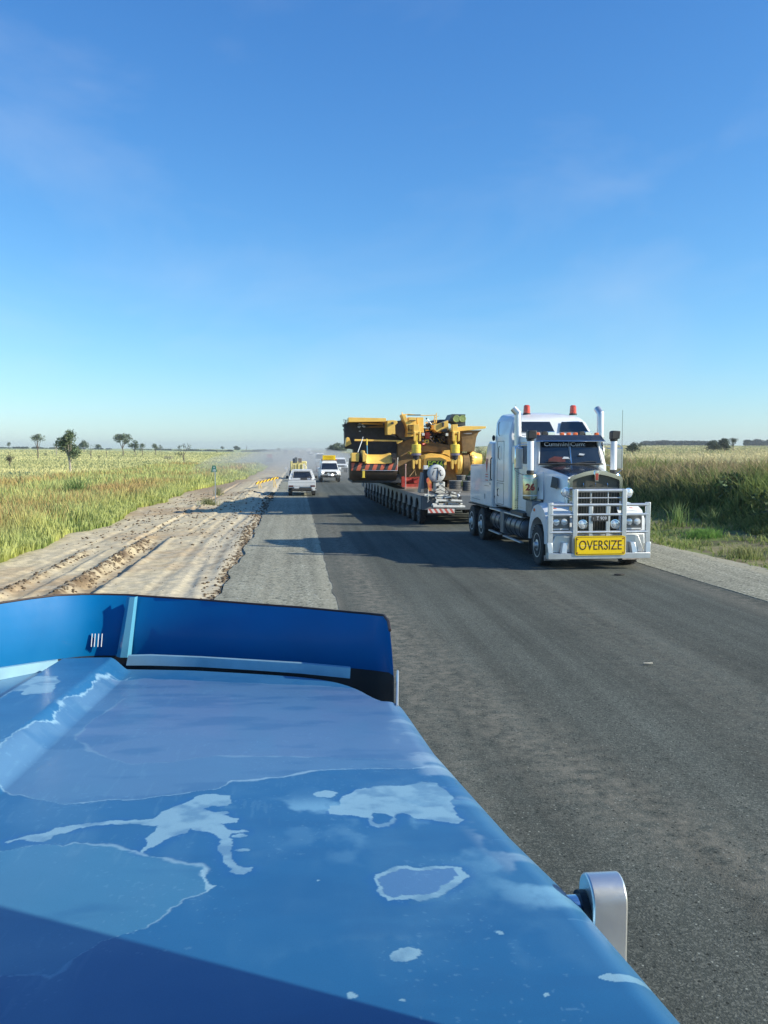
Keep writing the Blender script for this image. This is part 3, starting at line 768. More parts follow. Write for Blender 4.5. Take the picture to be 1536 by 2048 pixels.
m_redt = mat('red_lens', (.35, .01, .01), rough=.25, var=.1, coat=.5)
m_yel = mat('sign_yellow', (.90, .60, .0), rough=.45, var=.04)
m_ink = mat('sign_black', (.03, .012, .008), rough=.6, var=.1)
m_whitet = mat('white_lettering', (.62, .64, .68), rough=.5, var=.08)
m_navy = mat('dark_bonnet_top', (.018, .024, .036), rough=.22, coat=.6, var=.2, dirt=(.08, .08, .08), damt=.25)

def wheel(parent, c, r, w_, side, rim=m_alu, dual=False, name='wheel', hub=True, n=28):
    """c centre; axle along x; side -1 outer face towards -x"""
    t = MB(); x0 = -w_ / 2; s = side
    t.lathe([(r * .58, x0 * s * -1 * -1), (r * .92, x0 * s * .98), (r * .985, x0 * s * .8), (r, x0 * s * .3), (r, -x0 * s * .3), (r * .985, -x0 * s * .8), (r * .92, -x0 * s * .98), (r * .58, -x0 * s)], (0, 0, 0), (1, 0, 0), n)
    # tread blocks
    for i in range(0, n * 2):
        a = math.pi * i / n
        if i % 2: continue
        cx = math.cos(a) * r; cz = math.sin(a) * r; tx, tz_ = -math.sin(a) * r * .035, math.cos(a) * r * .035
        ox, oz = math.cos(a) * .012, math.sin(a) * .012
        for xa, xb in ((-w_ * .46, -w_ * .14), (-w_ * .06, w_ * .18), (w_ * .24, w_ * .46)):
            t.hexa([(xa, cx - tx, cz - tz_), (xb, cx - tx, cz - tz_), (xb, cx + tx, cz + tz_), (xa, cx + tx, cz + tz_)],
                   [(xa, cx - tx + ox, cz - tz_ + oz), (xb, cx - tx + ox, cz - tz_ + oz), (xb, cx + tx + ox, cz + tz_ + oz), (xa, cx + tx + ox, cz + tz_ + oz)])
    W = t.build(name, m_rubber, parent); W.location = c
    if hub:
        q = MB(); f = side * w_ * .5
        q.lathe([(r * .60, f * .2), (r * .60, f * 1.01), (r * .55, f * 1.0), (r * .50, f * .55), (r * .30, f * .45), (r * .28, f * 1.0), (r * .17, f * 1.05), (r * .15, f * 1.5), (r * .02, f * 1.55)], (0, 0, 0), (1, 0, 0), 24)
        for k in range(10):
            a = 2 * math.pi * k / 10
            q.cyl((f * .4, math.cos(a) * r * .40, math.sin(a) * r * .40), (f * .8, math.cos(a) * r * .40, math.sin(a) * r * .40), r * .035, 6)
        q.build('rim', rim, W)
    return W

# ------------------------------------------------------------------ oncoming prime mover
PM = empty('prime_mover', (7.40, 21.2, 0.0), R(0.9), label='white bonneted prime mover with silver bull bar and yellow OVERSIZE sign, coming towards us', cat='truck')
PMS = 1.05
PM.scale = (PMS, PMS, 1.015)
def T(px, py, yl):
    q = at(px, py, 21.2 + yl * PMS) - Vector((7.40, 21.2, 0)); a = -R(0.9)
    return Vector(((q.x * math.cos(a) - q.y * math.sin(a)) / PMS, yl, q.z / 1.015))
def z1(x, y): return 930 + x / 3.84, 790 + y / 3.84
def z3(x, y): return 1050 + x / 5.908, 860 + y / 5.908
def T1(x, y, yl): return T(*z1(x, y), yl)
def T3(x, y, yl): return T(*z3(x, y), yl)

# bull bar
b = MB()
L0, L1 = -1.25, 1.25
b.box(L0, L1, -.07, .10, .28, .42)                                   # bottom channel
for s in (-1, 1):
    b.hexa([(s * 1.25, -.065, .42), (s * 1.13, -.065, .42), (s * 1.13, .05, .42), (s * 1.25, .05, .42)], [(s * 1.27, -.04, .68), (s * 1.15, -.04, .68), (s * 1.15, .05, .68), (s * 1.27, .05, .68)])
    b.hexa([(s * .93, -.065, .42), (s * .80, -.065, .42), (s * .80, .08, .42), (s * .93, .08, .42)], [(s * .88 + .0, -.03, .68), (s * .77, -.03, .68), (s * .77, .12, .68), (s * .88, .12, .68)])
    b.box(min(s * 1.25, s * 1.135), max(s * 1.25, s * 1.135), -.03, .03, .42, 1.66)      # outer posts
    b.box(s * .60 - .056, s * .60 + .056, -.045, .04, .42, 1.98)         # tall posts
    b.box(s * .21 - .048, s * .21 + .048, -.02, .03, .42, 1.62)          # inner posts
    b.box(s * .21 - .012, s * .21 + .012, 0, .02, 1.62, 1.94)
BB = b.build('bull_bar', m_satin, PM, bevel=.008)
for (x0, x1, z, r, yy) in ((-.60, .60, 1.95, .044, .0), (-.58, .58, 1.77, .016, .01), (-1.2, 1.2, 1.60, .037, .0), (-1.2, 1.2, 1.36, .035, .0), (-1.2, 1.2, .93, .036, .0)):
    MB().cyl((x0, yy, z), (x1, yy, z), r, 12).build('crossbar', m_satin, BB)
# bumper plates behind the bar
q = MB()
for s in (-1, 1):
    q.hexa([(s * 1.18, .13, .42), (s * .60, .13, .42), (s * .60, .20, .42), (s * 1.18, .20, .42)], [(s * 1.02, .13, .84), (s * .60, .13, .84), (s * .60, .20, .84), (s * 1.02, .20, .84)])
q.box(-1.2, 1.2, .22, .34, .50, .86)
q.build('bumper', m_alu, PM, bevel=.01)
# the folding sign
s_ = MB()
def rrect(x0, x1, z0, z1, r, n=4):
    P = []
    for cx, cz, a0 in ((x1 - r, z1 - r, 0), (x0 + r, z1 - r, 90), (x0 + r, z0 + r, 180), (x1 - r, z0 + r, 270)):
        for i in range(n + 1):
            a = R(a0 + 90 * i / n); P.append((cx + r * math.cos(a), cz + r * math.sin(a)))
    return P
s_.mi(0).prism(rrect(-.615, .615, .375, .845, .05), 'y', -.10, -.082)
s_.mi(1).prism(rrect(-.595, .595, .395, .825, .04), 'y', -.104, -.100)
s_.mi(0).prism(rrect(-.580, .580, .408, .812, .035), 'y', -.107, -.104)
SG = s_.build('oversize_sign', [m_yel, m_ink], PM, smooth=0)
text('lettering', 'OVERSIZE', .335, m_ink, SG, (.0, -.109, .61), FRONT, .72, .002, bold=-.001)
s_ = MB()
s_.mi(1).box(-.575, .575, -.1095, -.107, .607, .613)
for cx, cz in ((-.555, .77), (-.555, .44), (.555, .78), (.555, .44), (-.39, .72), (.40, .72)):
    s_.mi(0).cyl((cx, -.112, cz), (cx, -.106, cz), .016, 8)
s_.build('sign_fixings', [m_red, m_dusty], SG, smooth=0)
# plate
s_ = MB().box(-.20, .20, -.055, -.045, 1.20, 1.34)
NP = s_.build('number_plate', m_black, PM, bevel=.004)
text('plate_lettering', 'T 909', .125, m_whitet, NP, (.035, -.058, 1.268), FRONT, .85, .001)
text('plate_lettering', 'I', .07, m_whitet, NP, (-.165, -.058, 1.268), FRONT, .7, .001)
# round driving lights on the bar, spot lamps beside the bonnet
def lamp(name, c, r, d=.09, mcase=m_black, ax=(0, -1, 0)):
    k = MB(); c = Vector(c)
    k.mi(0).lathe([(r * .5, -d), (r * .95, -d * .4), (r * 1.03, 0), (r * 1.03, .012), (r * .95, .014)], c, ax, 20)
    o = k.build(name, mcase, PM)
    MB().lathe([(r * .95, .010), (r * .85, .022), (r * .5, .032), (.001, .036)], c, ax, 20).build('lens', m_lens, o)
    MB().lathe([(r * 1.06, .004), (r * 1.06, .02), (r * .93, .022), (r * .93, .004)], c, ax, 20).build('bezel', m_chrome, o)
    return o
for s in (-1, 1):
    lamp('driving_light', (s * .395 - (.0 if s < 0 else -.0), .04, 1.12), .112)
for (px, py) in (z3(480, 735), z3(1222, 742)):
    c = T(px, py, .42); c.x = max(-.98, min(.98, c.x)); lamp('spot_lamp', c, .115, mcase=m_chrome)
    s = 1 if c.x > 0 else -1
    MB().tube([(c.x, .47, c.z - .11), (s * .62, .55, c.z - .14)], .012, 6).tube([(c.x, .47, c.z - .11), (s * .66, .55, c.z - .42)], .01, 6).build('lamp_bracket', m_chrome, PM)
# headlight blocks in the guards
for s in (-1, 1):
    k = MB()
    x0, x1 = sorted((s * .68, s * 1.12))
    x0, x1 = sorted((s * .655, s * 1.13)); k.box(x0, x1, .17, .60, .96, 1.35)
    o = k.build('headlight', mat('headlight_grey%d' % s, (.16, .165, .17), rough=.3, metal=.5, var=.3, scale=9), PM, bevel=.02)
    q = MB()
    for cx in (s * .80, s * 1.0):
        q.lathe([(.085, 0), (.08, .02), (.04, .035), (.001, .04)], (cx, .17, 1.17), (0, -1, 0), 16)
    q.build('lens', m_lens, o)
    MB().box(x0 + .03, x1 - .03, .160, .17, .975, 1.01).build('lower_trim', m_white, o)
    MB().box(s * .95 - .05, s * .95 + .05, .42, .50, 1.40, 1.50).build('turn_lamp', m_orange, PM, bevel=.015)
# grille and its shell
def crown(w_, z0, z1, dz, n=12, sh=.06):
    P = [(-w_, z0)]
    P.append((-w_, z1 - sh))
    for i in range(n + 1):
        t = -1 + 2 * i / n
        P.append((t * (w_ - .02), z1 + dz * (1 - abs(t) ** 1.6)))
    P += [(w_, z1 - sh), (w_, z0)]
    return P
gx_ = .04
ob, ib = crown(.66, .62, 2.27, .17), crown(.585, .70, 2.20, .14)
ob = [(p[0] + gx_, p[1]) for p in ob]; ib = [(p[0] + gx_, p[1]) for p in ib]
k = MB(); n = len(ob)
vs = [(p[0], .36, p[1]) for p in ob] + [(p[0], .36, p[1]) for p in ib] + [(p[0], .50, p[1]) for p in ob] + [(p[0], .44, p[1]) for p in ib]
fs = []
for i in range(n - 1):
    fs += [(i, i + 1, n + i + 1, n + i), (i, 2 * n + i, 2 * n + i + 1, i + 1), (n + i, n + i + 1, 3 * n + i + 1, 3 * n + i)]
k.add(vs, fs)
GR = k.build('grille_shell', m_chrome, PM, recalc=True)
m_mesh = mat('grille_mesh', (.09, .085, .07), rough=.45, metal=.5, var=.5, scale=90)
k = MB().prism([(p[0], p[1]) for p in ib], 'y', .455, .47); k.build('grille_core', m_mesh, PM, smooth=0)
k = MB()
for i in range(17):
    x = gx_ - .54 + i * .0675
    k.box(x - .004, x + .004, .425, .452, .72, 1.98)
k.box(gx_ - .58, gx_ + .58, .42, .45, 1.98, 2.01)
k.build('grille_bars', mat('grille_bar', (.20, .19, .165), rough=.4, metal=.6, var=.2), PM)
for dx in (-.30, 0, .30):
    k = MB().tube([(gx_ + dx, .43, 2.02), (gx_ + dx, .40, 2.07), (gx_ + dx, .43, 2.11)], .014, 6); k.build('grille_clip', m_chrome, PM)
k = MB().prism([(gx_ - .045, 2.16), (gx_ + .045, 2.16), (gx_ + .055, 2.38), (gx_ + .035, 2.43), (gx_ - .035, 2.43), (gx_ - .055, 2.38)], 'y', .32, .36)
o = k.build('bonnet_badge', m_chrome, PM, bevel=.006)
MB().prism([(gx_ - .03, 2.19), (gx_ + .03, 2.19), (gx_ + .038, 2.36), (gx_ - .038, 2.36)], 'y', .312, .322).build('badge_face', m_red, o)
# bonnet, lofted from the grille back to the cowl
secs = []
def bsec(y, hw, zt, cr, zb, rsh):
    P = [(-hw - .02, y, zb), (-hw, y, zt - rsh * 2.2), (-hw + .03, y, zt - rsh), (-hw + rsh * .9, y, zt - .01)]
    for i in range(1, 8):
        t = -1 + 2 * i / 8; P.append((t * (hw - rsh), y, zt + cr * (1 - t * t)))
    P += [(hw - rsh * .9, y, zt - .01), (hw - .03, y, zt - rsh), (hw, y, zt - rsh * 2.2), (hw + .02, y, zb)]
    return [(p[0] + gx_ * (1 - (y - .5) / 1.8), p[1], p[2]) for p in P]
S = [bsec(.49, .64, 2.26, .13, .9, .06), bsec(.9, .68, 2.33, .11, .95, .07), bsec(1.5, .76, 2.41, .09, 1.05, .10), bsec(2.25, .92, 2.50, .06, 1.2, .13)]
k = MB(); m_ = len(S[0]); vs = [p for s in S for p in s]
for j in range(len(S) - 1):
    for i in range(m_ - 1):
        k.mi(1 if 3 <= i <= m_ - 5 else 0)  # bonnet top: its dark reflection is put into the colour
        k.add([vs[j * m_ + i], vs[j * m_ + i + 1], vs[(j + 1) * m_ + i + 1], vs[(j + 1) * m_ + i]], [(0, 1, 2, 3)])
BN = k.build('bonnet', [m_white, m_navy], PM, smooth=50)
bm = bmesh.new(); bm.from_mesh(BN.data); bmesh.ops.remove_doubles(bm, verts=bm.verts, dist=1e-4); bmesh.ops.recalc_face_normals(bm, faces=bm.faces); bm.to_mesh(BN.data); bm.free()
BN.data.polygons.foreach_set('use_smooth', [True] * len(BN.data.polygons)); BN.data.set_sharp_from_angle(angle=R(50))
# side vents in the bonnet
MB().hexa([(-.745, .95, 1.95), (-.80, 1.30, 1.98), (-.80, 1.30, 2.0), (-.745, .95, 2.0)], [(-.715, 1.0, 2.2), (-.78, 1.25, 2.24), (-.77, 1.25, 2.26), (-.70, 1.0, 2.22)]).build('bonnet_vent', m_black, PM)
# front guards
for s in (-1, 1):
    P = [(.28, .95), (.30, 1.38), (.55, 1.52), (.95, 1.56), (1.35, 1.48), (1.68, 1.2), (1.78, .72)]
    Q = [(.38, .62), (.40, .78), (.50, .95), (.68, 1.10), (.95, 1.17), (1.22, 1.10), (1.46, .92), (1.60, .62)]
    k = MB()
    outl = [(.22, .62), (.24, 1.25), (.42, 1.47), (.72, 1.58), (1.0, 1.60), (1.3, 1.53), (1.55, 1.32), (1.72, 1.0), (1.78, .62)] + [(1.64, .62), (1.60, .85), (1.42, 1.08), (1.2, 1.22), (.95, 1.27), (.70, 1.22), (.50, 1.08), (.40, .9), (.38, .62)]
    vs = [(s * .58, p[0], p[1] + .04) for p in outl] + [(s * 1.10, p[0], p[1]) for p in outl] + [(s * 1.22, p[0], (p[1] - .6) * .96 + .6) for p in outl]
    n_ = len(outl); fs = []
    for r_ in range(2):
        for i in range(n_): fs.append((r_ * n_ + i, r_ * n_ + (i + 1) % n_, (r_ + 1) * n_ + (i + 1) % n_, (r_ + 1) * n_ + i))
    for i in range(n_ // 2 - 1 + 0):
        a_, b_ = i, n_ - 1 - i
        fs.append((2 * n_ + a_, 2 * n_ + a_ + 1, 2 * n_ + b_ - 1, 2 * n_ + b_))
    k.add(vs, fs)
    gd = k.build('front_guard', m_white, PM, smooth=50)
    MB().box(s * 1.22 - .015, s * 1.22 + .015, 1.18, 1.30, 1.36, 1.44).build('side_marker', m_orange, gd, bevel=.01)
    MB().box(min(s * 1.1, s * .62), max(s * 1.1, s * .62), .36, .42, .95, 1.45).build('guard_face', m_white, gd, bevel=.02)
# cab
k = MB()
def loft4(k, secs, close=True):
    n = len(secs[0]); vs = [p for s in secs for p in s]; fs = []
    for j in range(len(secs) - 1):
        for i in range(n): fs.append((j * n + i, j * n + (i + 1) % n, (j + 1) * n + (i + 1) % n, (j + 1) * n + i))
    if close: fs += [tuple(range(n - 1, -1, -1)), tuple(range((len(secs) - 1) * n, len(secs) * n))]
    k.add(vs, fs)
loft4(k, [[(-1.0, 2.15, 1.2), (1.0, 2.15, 1.2), (1.02, 3.8, 1.2), (-1.02, 3.8, 1.2)],
          [(-.98, 2.2, 2.52), (.98, 2.2, 2.52), (1.02, 3.8, 2.52), (-1.02, 3.8, 2.52)],
          [(-.86, 2.42, 3.30), (.86, 2.42, 3.30), (.98, 3.8, 3.36), (-.98, 3.8, 3.36)]])
CB = k.build('cab', m_white, PM, bevel=.05)
# windscreen, two panes slightly raked, with surround, visor and decals
def wpt(t, u, off=0.0):      # t -1..1 across, u 0..1 up
    zz = 2.56 + u * .66; hw = .86 - .085 * u
    return Vector((t * hw, 2.135 + u * .235 - off + abs(t) ** 2.5 * .05, zz))
for s, nm in ((-1, 'left'), (1, 'right')):
    k = MB(); nn = 6; vs = []; 
    for j in range(nn + 1):
        for i in range(nn + 1):
            vs.append(wpt(s * (.035 + .93 * i / nn), .03 + .94 * j / nn, .02))
    k.add(vs, [(j * 7 + i, j * 7 + i + 1, (j + 1) * 7 + i + 1, (j + 1) * 7 + i) for j in range(6) for i in range(6)])
    ws = k.build('windscreen', m_glass, PM)
    # things seen through the glass
k = MB()
k.tube([wpt(t, 0, .03) for t in np.linspace(-1, 1, 13)], .022, 6).tube([wpt(t, 1, .03) for t in np.linspace(-1, 1, 13)], .022, 6)
k.build('windscreen_seal', m_black, PM)
for s in (-1, 1):
    MB().tube([wpt(s, 0, .03), wpt(s, 1, .03)], .02, 6).build('windscreen_pillar', m_white, PM)
MB().tube([wpt(0, 0, .03), wpt(0, 1, .03)], .016, 6).build('windscreen_divider', m_chrome, PM)
text('windscreen_lettering', 'Cummins', .165, m_whitet, PM, wpt(-.42, .80, .045), (math.pi / 2 - .34, 0, 0), 1.12, .001, bold=.002)
text('windscreen_lettering', 'Cum:', .165, m_whitet, PM, wpt(.28, .80, .045), (math.pi / 2 - .34, 0, 0), 1.12, .001, bold=.002)
for s, a0 in ((-1, .12), (1, .12)):
    MB().tube([wpt(s * .12, .03, .05), wpt(s * .55, .10, .06), wpt(s * .80, .09, .055)], .009, 5).build('wiper', m_black, PM)
MB().prism([(-.62, 2.60), (-.15, 2.62), (-.18, 2.74), (-.45, 2.77), (-.6, 2.70)], 'y', 2.125, 2.129).build('dash_clutter', mat('dash_red', (.10, .02, .025), rough=.6, var=.4), PM, smooth=0)
MB().prism([(.20, 2.80), (.33, 2.79), (.37, 2.83), (.22, 2.85)], 'y', 2.138, 2.142).build('dash_paper', m_whitet, PM, smooth=0)
MB().prism([(-.25, 2.70), (-.05, 2.70), (-.08, 2.75), (-.2, 2.76)], 'y', 2.118, 2.122).build('dash_paper', m_whitet, PM, smooth=0)
# sun visor
k = MB()
vis = [(-1.0, .02), (-.7, -.03), (0, -.06), (.7, -.03), (1.0, .02)]
loft4(k, [[(t * .93, 2.16 + d, 3.17), (t * .93, 2.19 + d, 3.17), (t * .86, 2.40, 3.33), (t * .86, 2.37, 3.34)] for t, d in vis])
k.build('sun_visor', m_navy, PM)
MB().tube([(t * .93, 2.155 + d, 3.172) for t, d in vis], .014, 6).build('visor_edge', m_chrome, PM)
# cab roof lamps
for x in (-.80, -.14, .04, .22, .80):
    MB().box(x - .055, x + .055, 2.45, 2.56, 3.335, 3.41).build('cab_marker_lamp', m_orange, PM, bevel=.02)
for x, w_ in ((-.60, .07), (-.42, .10), (.40, .07), (.58, .09)):
    MB().box(x - w_, x + w_, 2.5, 2.7, 3.33, 3.44).build('roof_fitting', m_chrome if w_ > .08 else m_black, PM, bevel=.015)
# side windows and doors
for s in (-1, 1):
    P = [(2.42, 2.56), (3.42, 2.56), (3.42, 3.16), (2.62, 3.16)]
    k = MB(); k.prism(P, 'x', s * .985, s * 1.025)
    MB().prism([(2.36, 1.32), (3.5, 1.32), (3.5, 2.50), (2.36, 2.50)], 'x', s * 1.0, s * 1.03).build('door', m_white, PM, bevel=.01)
    k.build('side_window', m_glass, PM, bevel=.01)
    MB().tube([(s * 1.05, 3.58, 1.5), (s * 1.09, 3.58, 1.55), (s * 1.09, 3.58, 2.7), (s * 1.05, 3.58, 2.75)], .016, 6).build('grab_rail', m_chrome, PM)
# air cleaners with intake stacks
for s in (-1, 1):
    c = (s * 1.12, 2.0)
    if s < 0:
        q = T1(537, 480, 2.3); x = -1.13
    else:
        q = T1(1143, 480, 2.3); x = q.x
    y = 2.3 if s > 0 else 1.98
    can = MB().lathe([(.10, 1.60), (.17, 1.63), (.185, 1.66), (.185, 2.24), (.17, 2.28), (.07, 2.31)], (x, y, 0), (0, 0, 1), 22).build('air_cleaner', m_chrome if s > 0 else mat('brass_tinted_steel', (.66, .60, .38), rough=.25, metal=.9, var=.1), PM)
    MB().lathe([(.075, 2.30), (.095, 2.32), (.095, 2.38), (.075, 2.40)], (x, y, 0), (0, 0, 1), 16).build('hose', m_black, can)
    MB().lathe([(.085, 2.40), (.085, 3.17), (.08, 3.18)], (x, y, 0), (0, 0, 1), 18).build('intake_stack', mat('white_pipe' + str(s), (.78, .79, .80), rough=.3, coat=.4, var=.03), can)
    MB().lathe([(.08, 3.16), (.10, 3.19), (.10, 3.24), (.09, 3.26)], (x, y, 0), (0, 0, 1), 16).prism([(x - .10, 3.22), (x + .12, 3.24), (x + .14, 3.45), (x - .06, 3.46), (x - .10, 3.42)], 'y', y - .12, y + .10).build('intake_head', m_black, can, bevel=.03)
    MB().tube([(x, y, 2.95), (s * .96, y + .25, 3.02)], .014, 6).build('stay', m_chrome, can)
    MB().tube([(x, y, 2.5), (s * .98, y + .25, 2.55)], .014, 6).build('stay', m_chrome, can)
    for zz in (1.72, 2.18):
        MB().lathe([(.19, 0), (.19, .03)], (x, y, zz), (0, 0, 1), 22).build('clamp_band', m_alu, can)
    if s < 0:
        text('fleet_number', '26', .24, m_red, can, (x - .05, y - .190, 1.95), (math.pi / 2, 0, -.25), 1.0, .002, bold=.008)
# under-cab cowl panel seen behind the air cleaner
MB().hexa([(-.98, 1.95, 1.62), (-.85, 1.7, 1.62), (-.85, 2.1, 1.62), (-.98, 2.14, 1.62)], [(-.98, 2.0, 2.3), (-.80, 1.85, 2.36), (-.80, 2.13, 2.36), (-.98, 2.14, 2.3)]).build('cowl_panel', m_white, PM, bevel=.03)
MB().tube([(-.86, 2.0, 2.25), (-.90, 1.95, 1.9), (-.84, 1.85, 1.6), (-.86, 1.8, 1.45)], .045, 8).build('intake_hose', m_black, PM)
# sleeper
k = MB()
loft4(k, [[(-1.20, 3.86, 1.25), (1.20, 3.86, 1.25), (1.20, 5.55, 1.25), (-1.20, 5.55, 1.25)],
          [(-1.20, 3.86, 3.36), (1.20, 3.86, 3.36), (1.20, 5.55, 3.36), (-1.20, 5.55, 3.36)],
          [(-1.16, 3.90, 3.45), (1.16, 3.90, 3.45), (1.19, 5.55, 3.45), (-1.19, 5.55, 3.45)],
          [(-1.06, 4.05, 3.72), (1.06, 4.05, 3.72), (1.16, 5.55, 3.78), (-1.16, 5.55, 3.78)],
          [(-.94, 4.30, 3.90), (.94, 4.30, 3.90), (1.04, 5.5, 4.0), (-1.04, 5.5, 4.0)],
          [(-.5, 4.42, 3.97), (.5, 4.42, 3.97), (.55, 5.4, 4.07), (-.55, 5.4, 4.07)]])
SL = k.build('sleeper', m_white, PM, bevel=.06, smooth=60)
for s in (-1, 1):
    a_ = .10; b_ = 1.02
    P = [Vector((.155 + s * .07, 3.872, 3.45)), Vector((1.06 if s > 0 else -1.02, 3.872, 3.45)), Vector((.93 if s > 0 else -1.0, 4.03, 3.745)), Vector((.155 + s * .17, 4.03, 3.745))]
    k = MB(); off = Vector((0, -.022, .01)); k.hexa([p + off * .1 for p in P], [p + off for p in P])
    k.build('roof_window', m_glass, SL, bevel=.008)
# sleeper side details (left side as we see it)
k = MB()
def frame(k, x, y0, y1, z0, z1, t=.012):
    for (a, b_, c, d) in ((y0, y1, z0, z0 + t), (y0, y1, z1 - t, z1), (y0, y0 + t, z0, z1), (y1 - t, y1, z0, z1)): k.box(x - .006, x + .002, a, b_, c, d)
frame(k, -1.20, 4.45, 5.25, 2.0, 3.2); frame(k, -1.20, 4.45, 5.25, 1.32, 1.95)
k.build('locker_outline', m_black, SL, smooth=0)
MB().tube([(-1.22, 4.9, 3.35), (-1.25, 4.9, 3.4), (-1.25, 4.9, 3.72), (-1.22, 4.9, 3.76)], .012, 6).tube([(-1.22, 4.9, 2.65), (-1.25, 4.9, 2.7), (-1.25, 4.9, 3.0), (-1.22, 4.9, 3.05)], .012, 6).tube([(-1.22, 5.0, 1.55), (-1.25, 5.0, 1.58), (-1.25, 5.0, 1.75), (-1.22, 5.0, 1.78)], .014, 6).build('locker_handle', m_black, SL)
MB().ell((-1.24, 5.56, 3.3), .05, .05, .09).build('rear_lamp', m_black, SL)
# beacons
for px in (473, 830):
    q = T1(px, 178, 4.6)
    MB().lathe([(.11, 0), (.11, .04), (.10, .05)], (q.x, 4.6, 3.97), (0, 0, 1), 16).build('beacon_base', m_black, PM)
    MB().lathe([(.10, .045), (.098, .12), (.09, .26), (.06, .29), (.001, .295)], (q.x, 4.6, 3.97), (0, 0, 1), 16).build('beacon', m_beacon, PM)
# exhausts
m_heat = mat('heat_shield', (.66, .62, .42), rough=.28, metal=.85, var=.2, scale=3, dirt=(.35, .33, .28), damt=.3)
for s, px in ((-1, 405), (1, 1040)):
    x = T1(px, 300, 3.70).x; y = 3.70
    st = MB().tube([(x, y, 3.05), (x, y, 3.92), (x + s * .005, y, 3.97), (x + (-.12 if s < 0 else -.02), y + (.05 if s < 0 else .2), 4.12)], .098, 18).build('exhaust_stack', m_alu, PM)
    MB().lathe([(.115, 0), (.115, .05)], (x, y, 3.30), (0, 0, 1), 18).build('clamp_band', m_alu, st)
    sh = MB().lathe([(.10, 1.15), (.135, 1.18), (.135, 3.0), (.10, 3.06)], (x, y, 0), (0, 0, 1), 18).build('muffler', m_heat, st)
    k = MB()
    for i in range(26):
        for a_ in (-2.2, -1.7, -1.2):
            zz = 1.3 + i * .063
            c_ = Vector((x + .138 * math.cos(a_), y + .138 * math.sin(a_), zz)); d_ = Vector((math.cos(a_), math.sin(a_), 0))
            k.cyl(c_ - d_ * .01, c_ + d_ * .001, .014, 6)
    k.build('muffler_holes', m_black, sh, smooth=0)
MB().box(-1.22, -1.05, 3.2, 3.5, 2.55, 3.05).build('cab_corner_fairing', m_white, PM, bevel=.03)
# mirrors
for s in (-1, 1):
    x = s * (1.42 if s > 0 else 1.30); y = 2.45
    mm = MB().box(x - .11, x + .11, y, y + .09, 2.42, 3.0).build('mirror', m_chrome, PM, bevel=.03)
    MB().box(x - .095, x + .095, y - .004, y + .002, 2.44, 2.98).build('mirror_back', mat('mirror_back' + str(s), (.45, .47, .47), rough=.2, metal=.6, var=.1), mm)
    MB().tube([(s * .98, y + .1, 3.1), (x, y + .05, 3.08), (x + s * .10, y + .05, 3.0), (x + s * .10, y + .05, 2.4), (x, y + .05, 2.32), (s * 1.0, y + .1, 2.2)], .013, 6).build('mirror_arm', m_chrome, PM)
# aerials
MB().tube([(1.27, 1.9, 2.2), (1.27, 1.9, 4.0)], .005, 5).build('aerial', m_black, PM)
MB().tube([(-.93, 4.25, 3.2), (-.93, 4.25, 4.25)], .004, 5).build('aerial', m_black, PM)
# wheels
for s in (-1, 1):
    wheel(PM, (s * 1.08, .98, .52), .52, .29, s)
    for y in (7.15, 8.55):
        wheel(PM, (s * 1.10, y, .52), .52, .29, s, rim=m_dusty)
        wheel(PM, (s * .76, y, .52), .52, .29, s, hub=False)
# chassis, tanks and steps
k = MB()
for s in (-1, 1): k.box(s * .43 - .04, s * .43 + .04, .55, 9.2, .78, 1.08)
for y in (.9, 2.6, 4.0, 5.6, 6.4, 7.85, 9.1): k.box(-.43, .43, y, y + .1, .82, 1.02)
k.cyl((-.95, 7.15, .52), (.95, 7.15, .52), .10, 10).cyl((-.95, 8.55, .52), (.95, 8.55, .52), .10, 10).cyl((-.95, .98, .52), (.95, .98, .52), .07, 10)
k.box(-.5, .5, .6, 2.2, .75, 1.9).box(-.35, .35, 2.2, 6.8, .55, .85)
k.build('chassis', m_chassis, PM)
for s in (-1, 1):
    for y0, y1 in ((2.45, 4.25), (4.75, 6.0)):
        tk = MB().lathe([(.25, 0), (.31, .04), (.31, y1 - y0 - .04), (.25, y1 - y0)], (s * .92, y0, .78), (0, 1, 0), 20).build('fuel_tank', mat('tank_grey%d' % int(y0 * 10 + s), (.09, .10, .115), rough=.35, metal=.6, var=.15), PM)
        n_ = 4 if y0 < 3 else 3
        for i in range(n_):
            yy = y0 + .15 + i * (y1 - y0 - .3) / (n_ - 1)
            MB().lathe([(.318, 0), (.325, .01), (.325, .06), (.318, .07)], (s * .92, yy - .035, .78), (0, 1, 0), 20).build('tank_strap', m_black, tk)
        MB().box(s * 1.20 - .05, s * 1.20 + .05, y0, y1 + .1, .40, .44).build('step_rail', m_alu, tk, bevel=.006)
        MB().box(s * 1.13 - .1, s * 1.13 + .1, y0, y1 + .1, 1.09, 1.13).build('step_rail', m_alu, tk, bevel=.006)
    MB().box(min(s * .8, s * 1.24), max(s * .8, s * 1.24), 4.30, 4.68, .5, 1.12).build('tool_box', mat('box_grey%d' % s, (.16, .18, .20), rough=.4, metal=.4, var=.1), PM, bevel=.01)
    MB().box(min(s * .6, s * 1.22), max(s * .6, s * 1.22), 2.3, 3.6, 1.12, 1.24).build('running_board', m_black, PM, bevel=.01)
    MB().box(min(s * .85, s * 1.12), max(s * .85, s * 1.12), 1.80, 2.42, 1.15, 1.58).build('battery_box', mat('battery_grey%d' % s, (.20, .21, .22), rough=.5, metal=.3, var=.2), PM, bevel=.015)
    MB().box(min(s * .62, s * 1.22), max(s * .62, s * 1.22), 1.72, 1.74, .20, .70).build('mud_flap', m_rubber, PM)
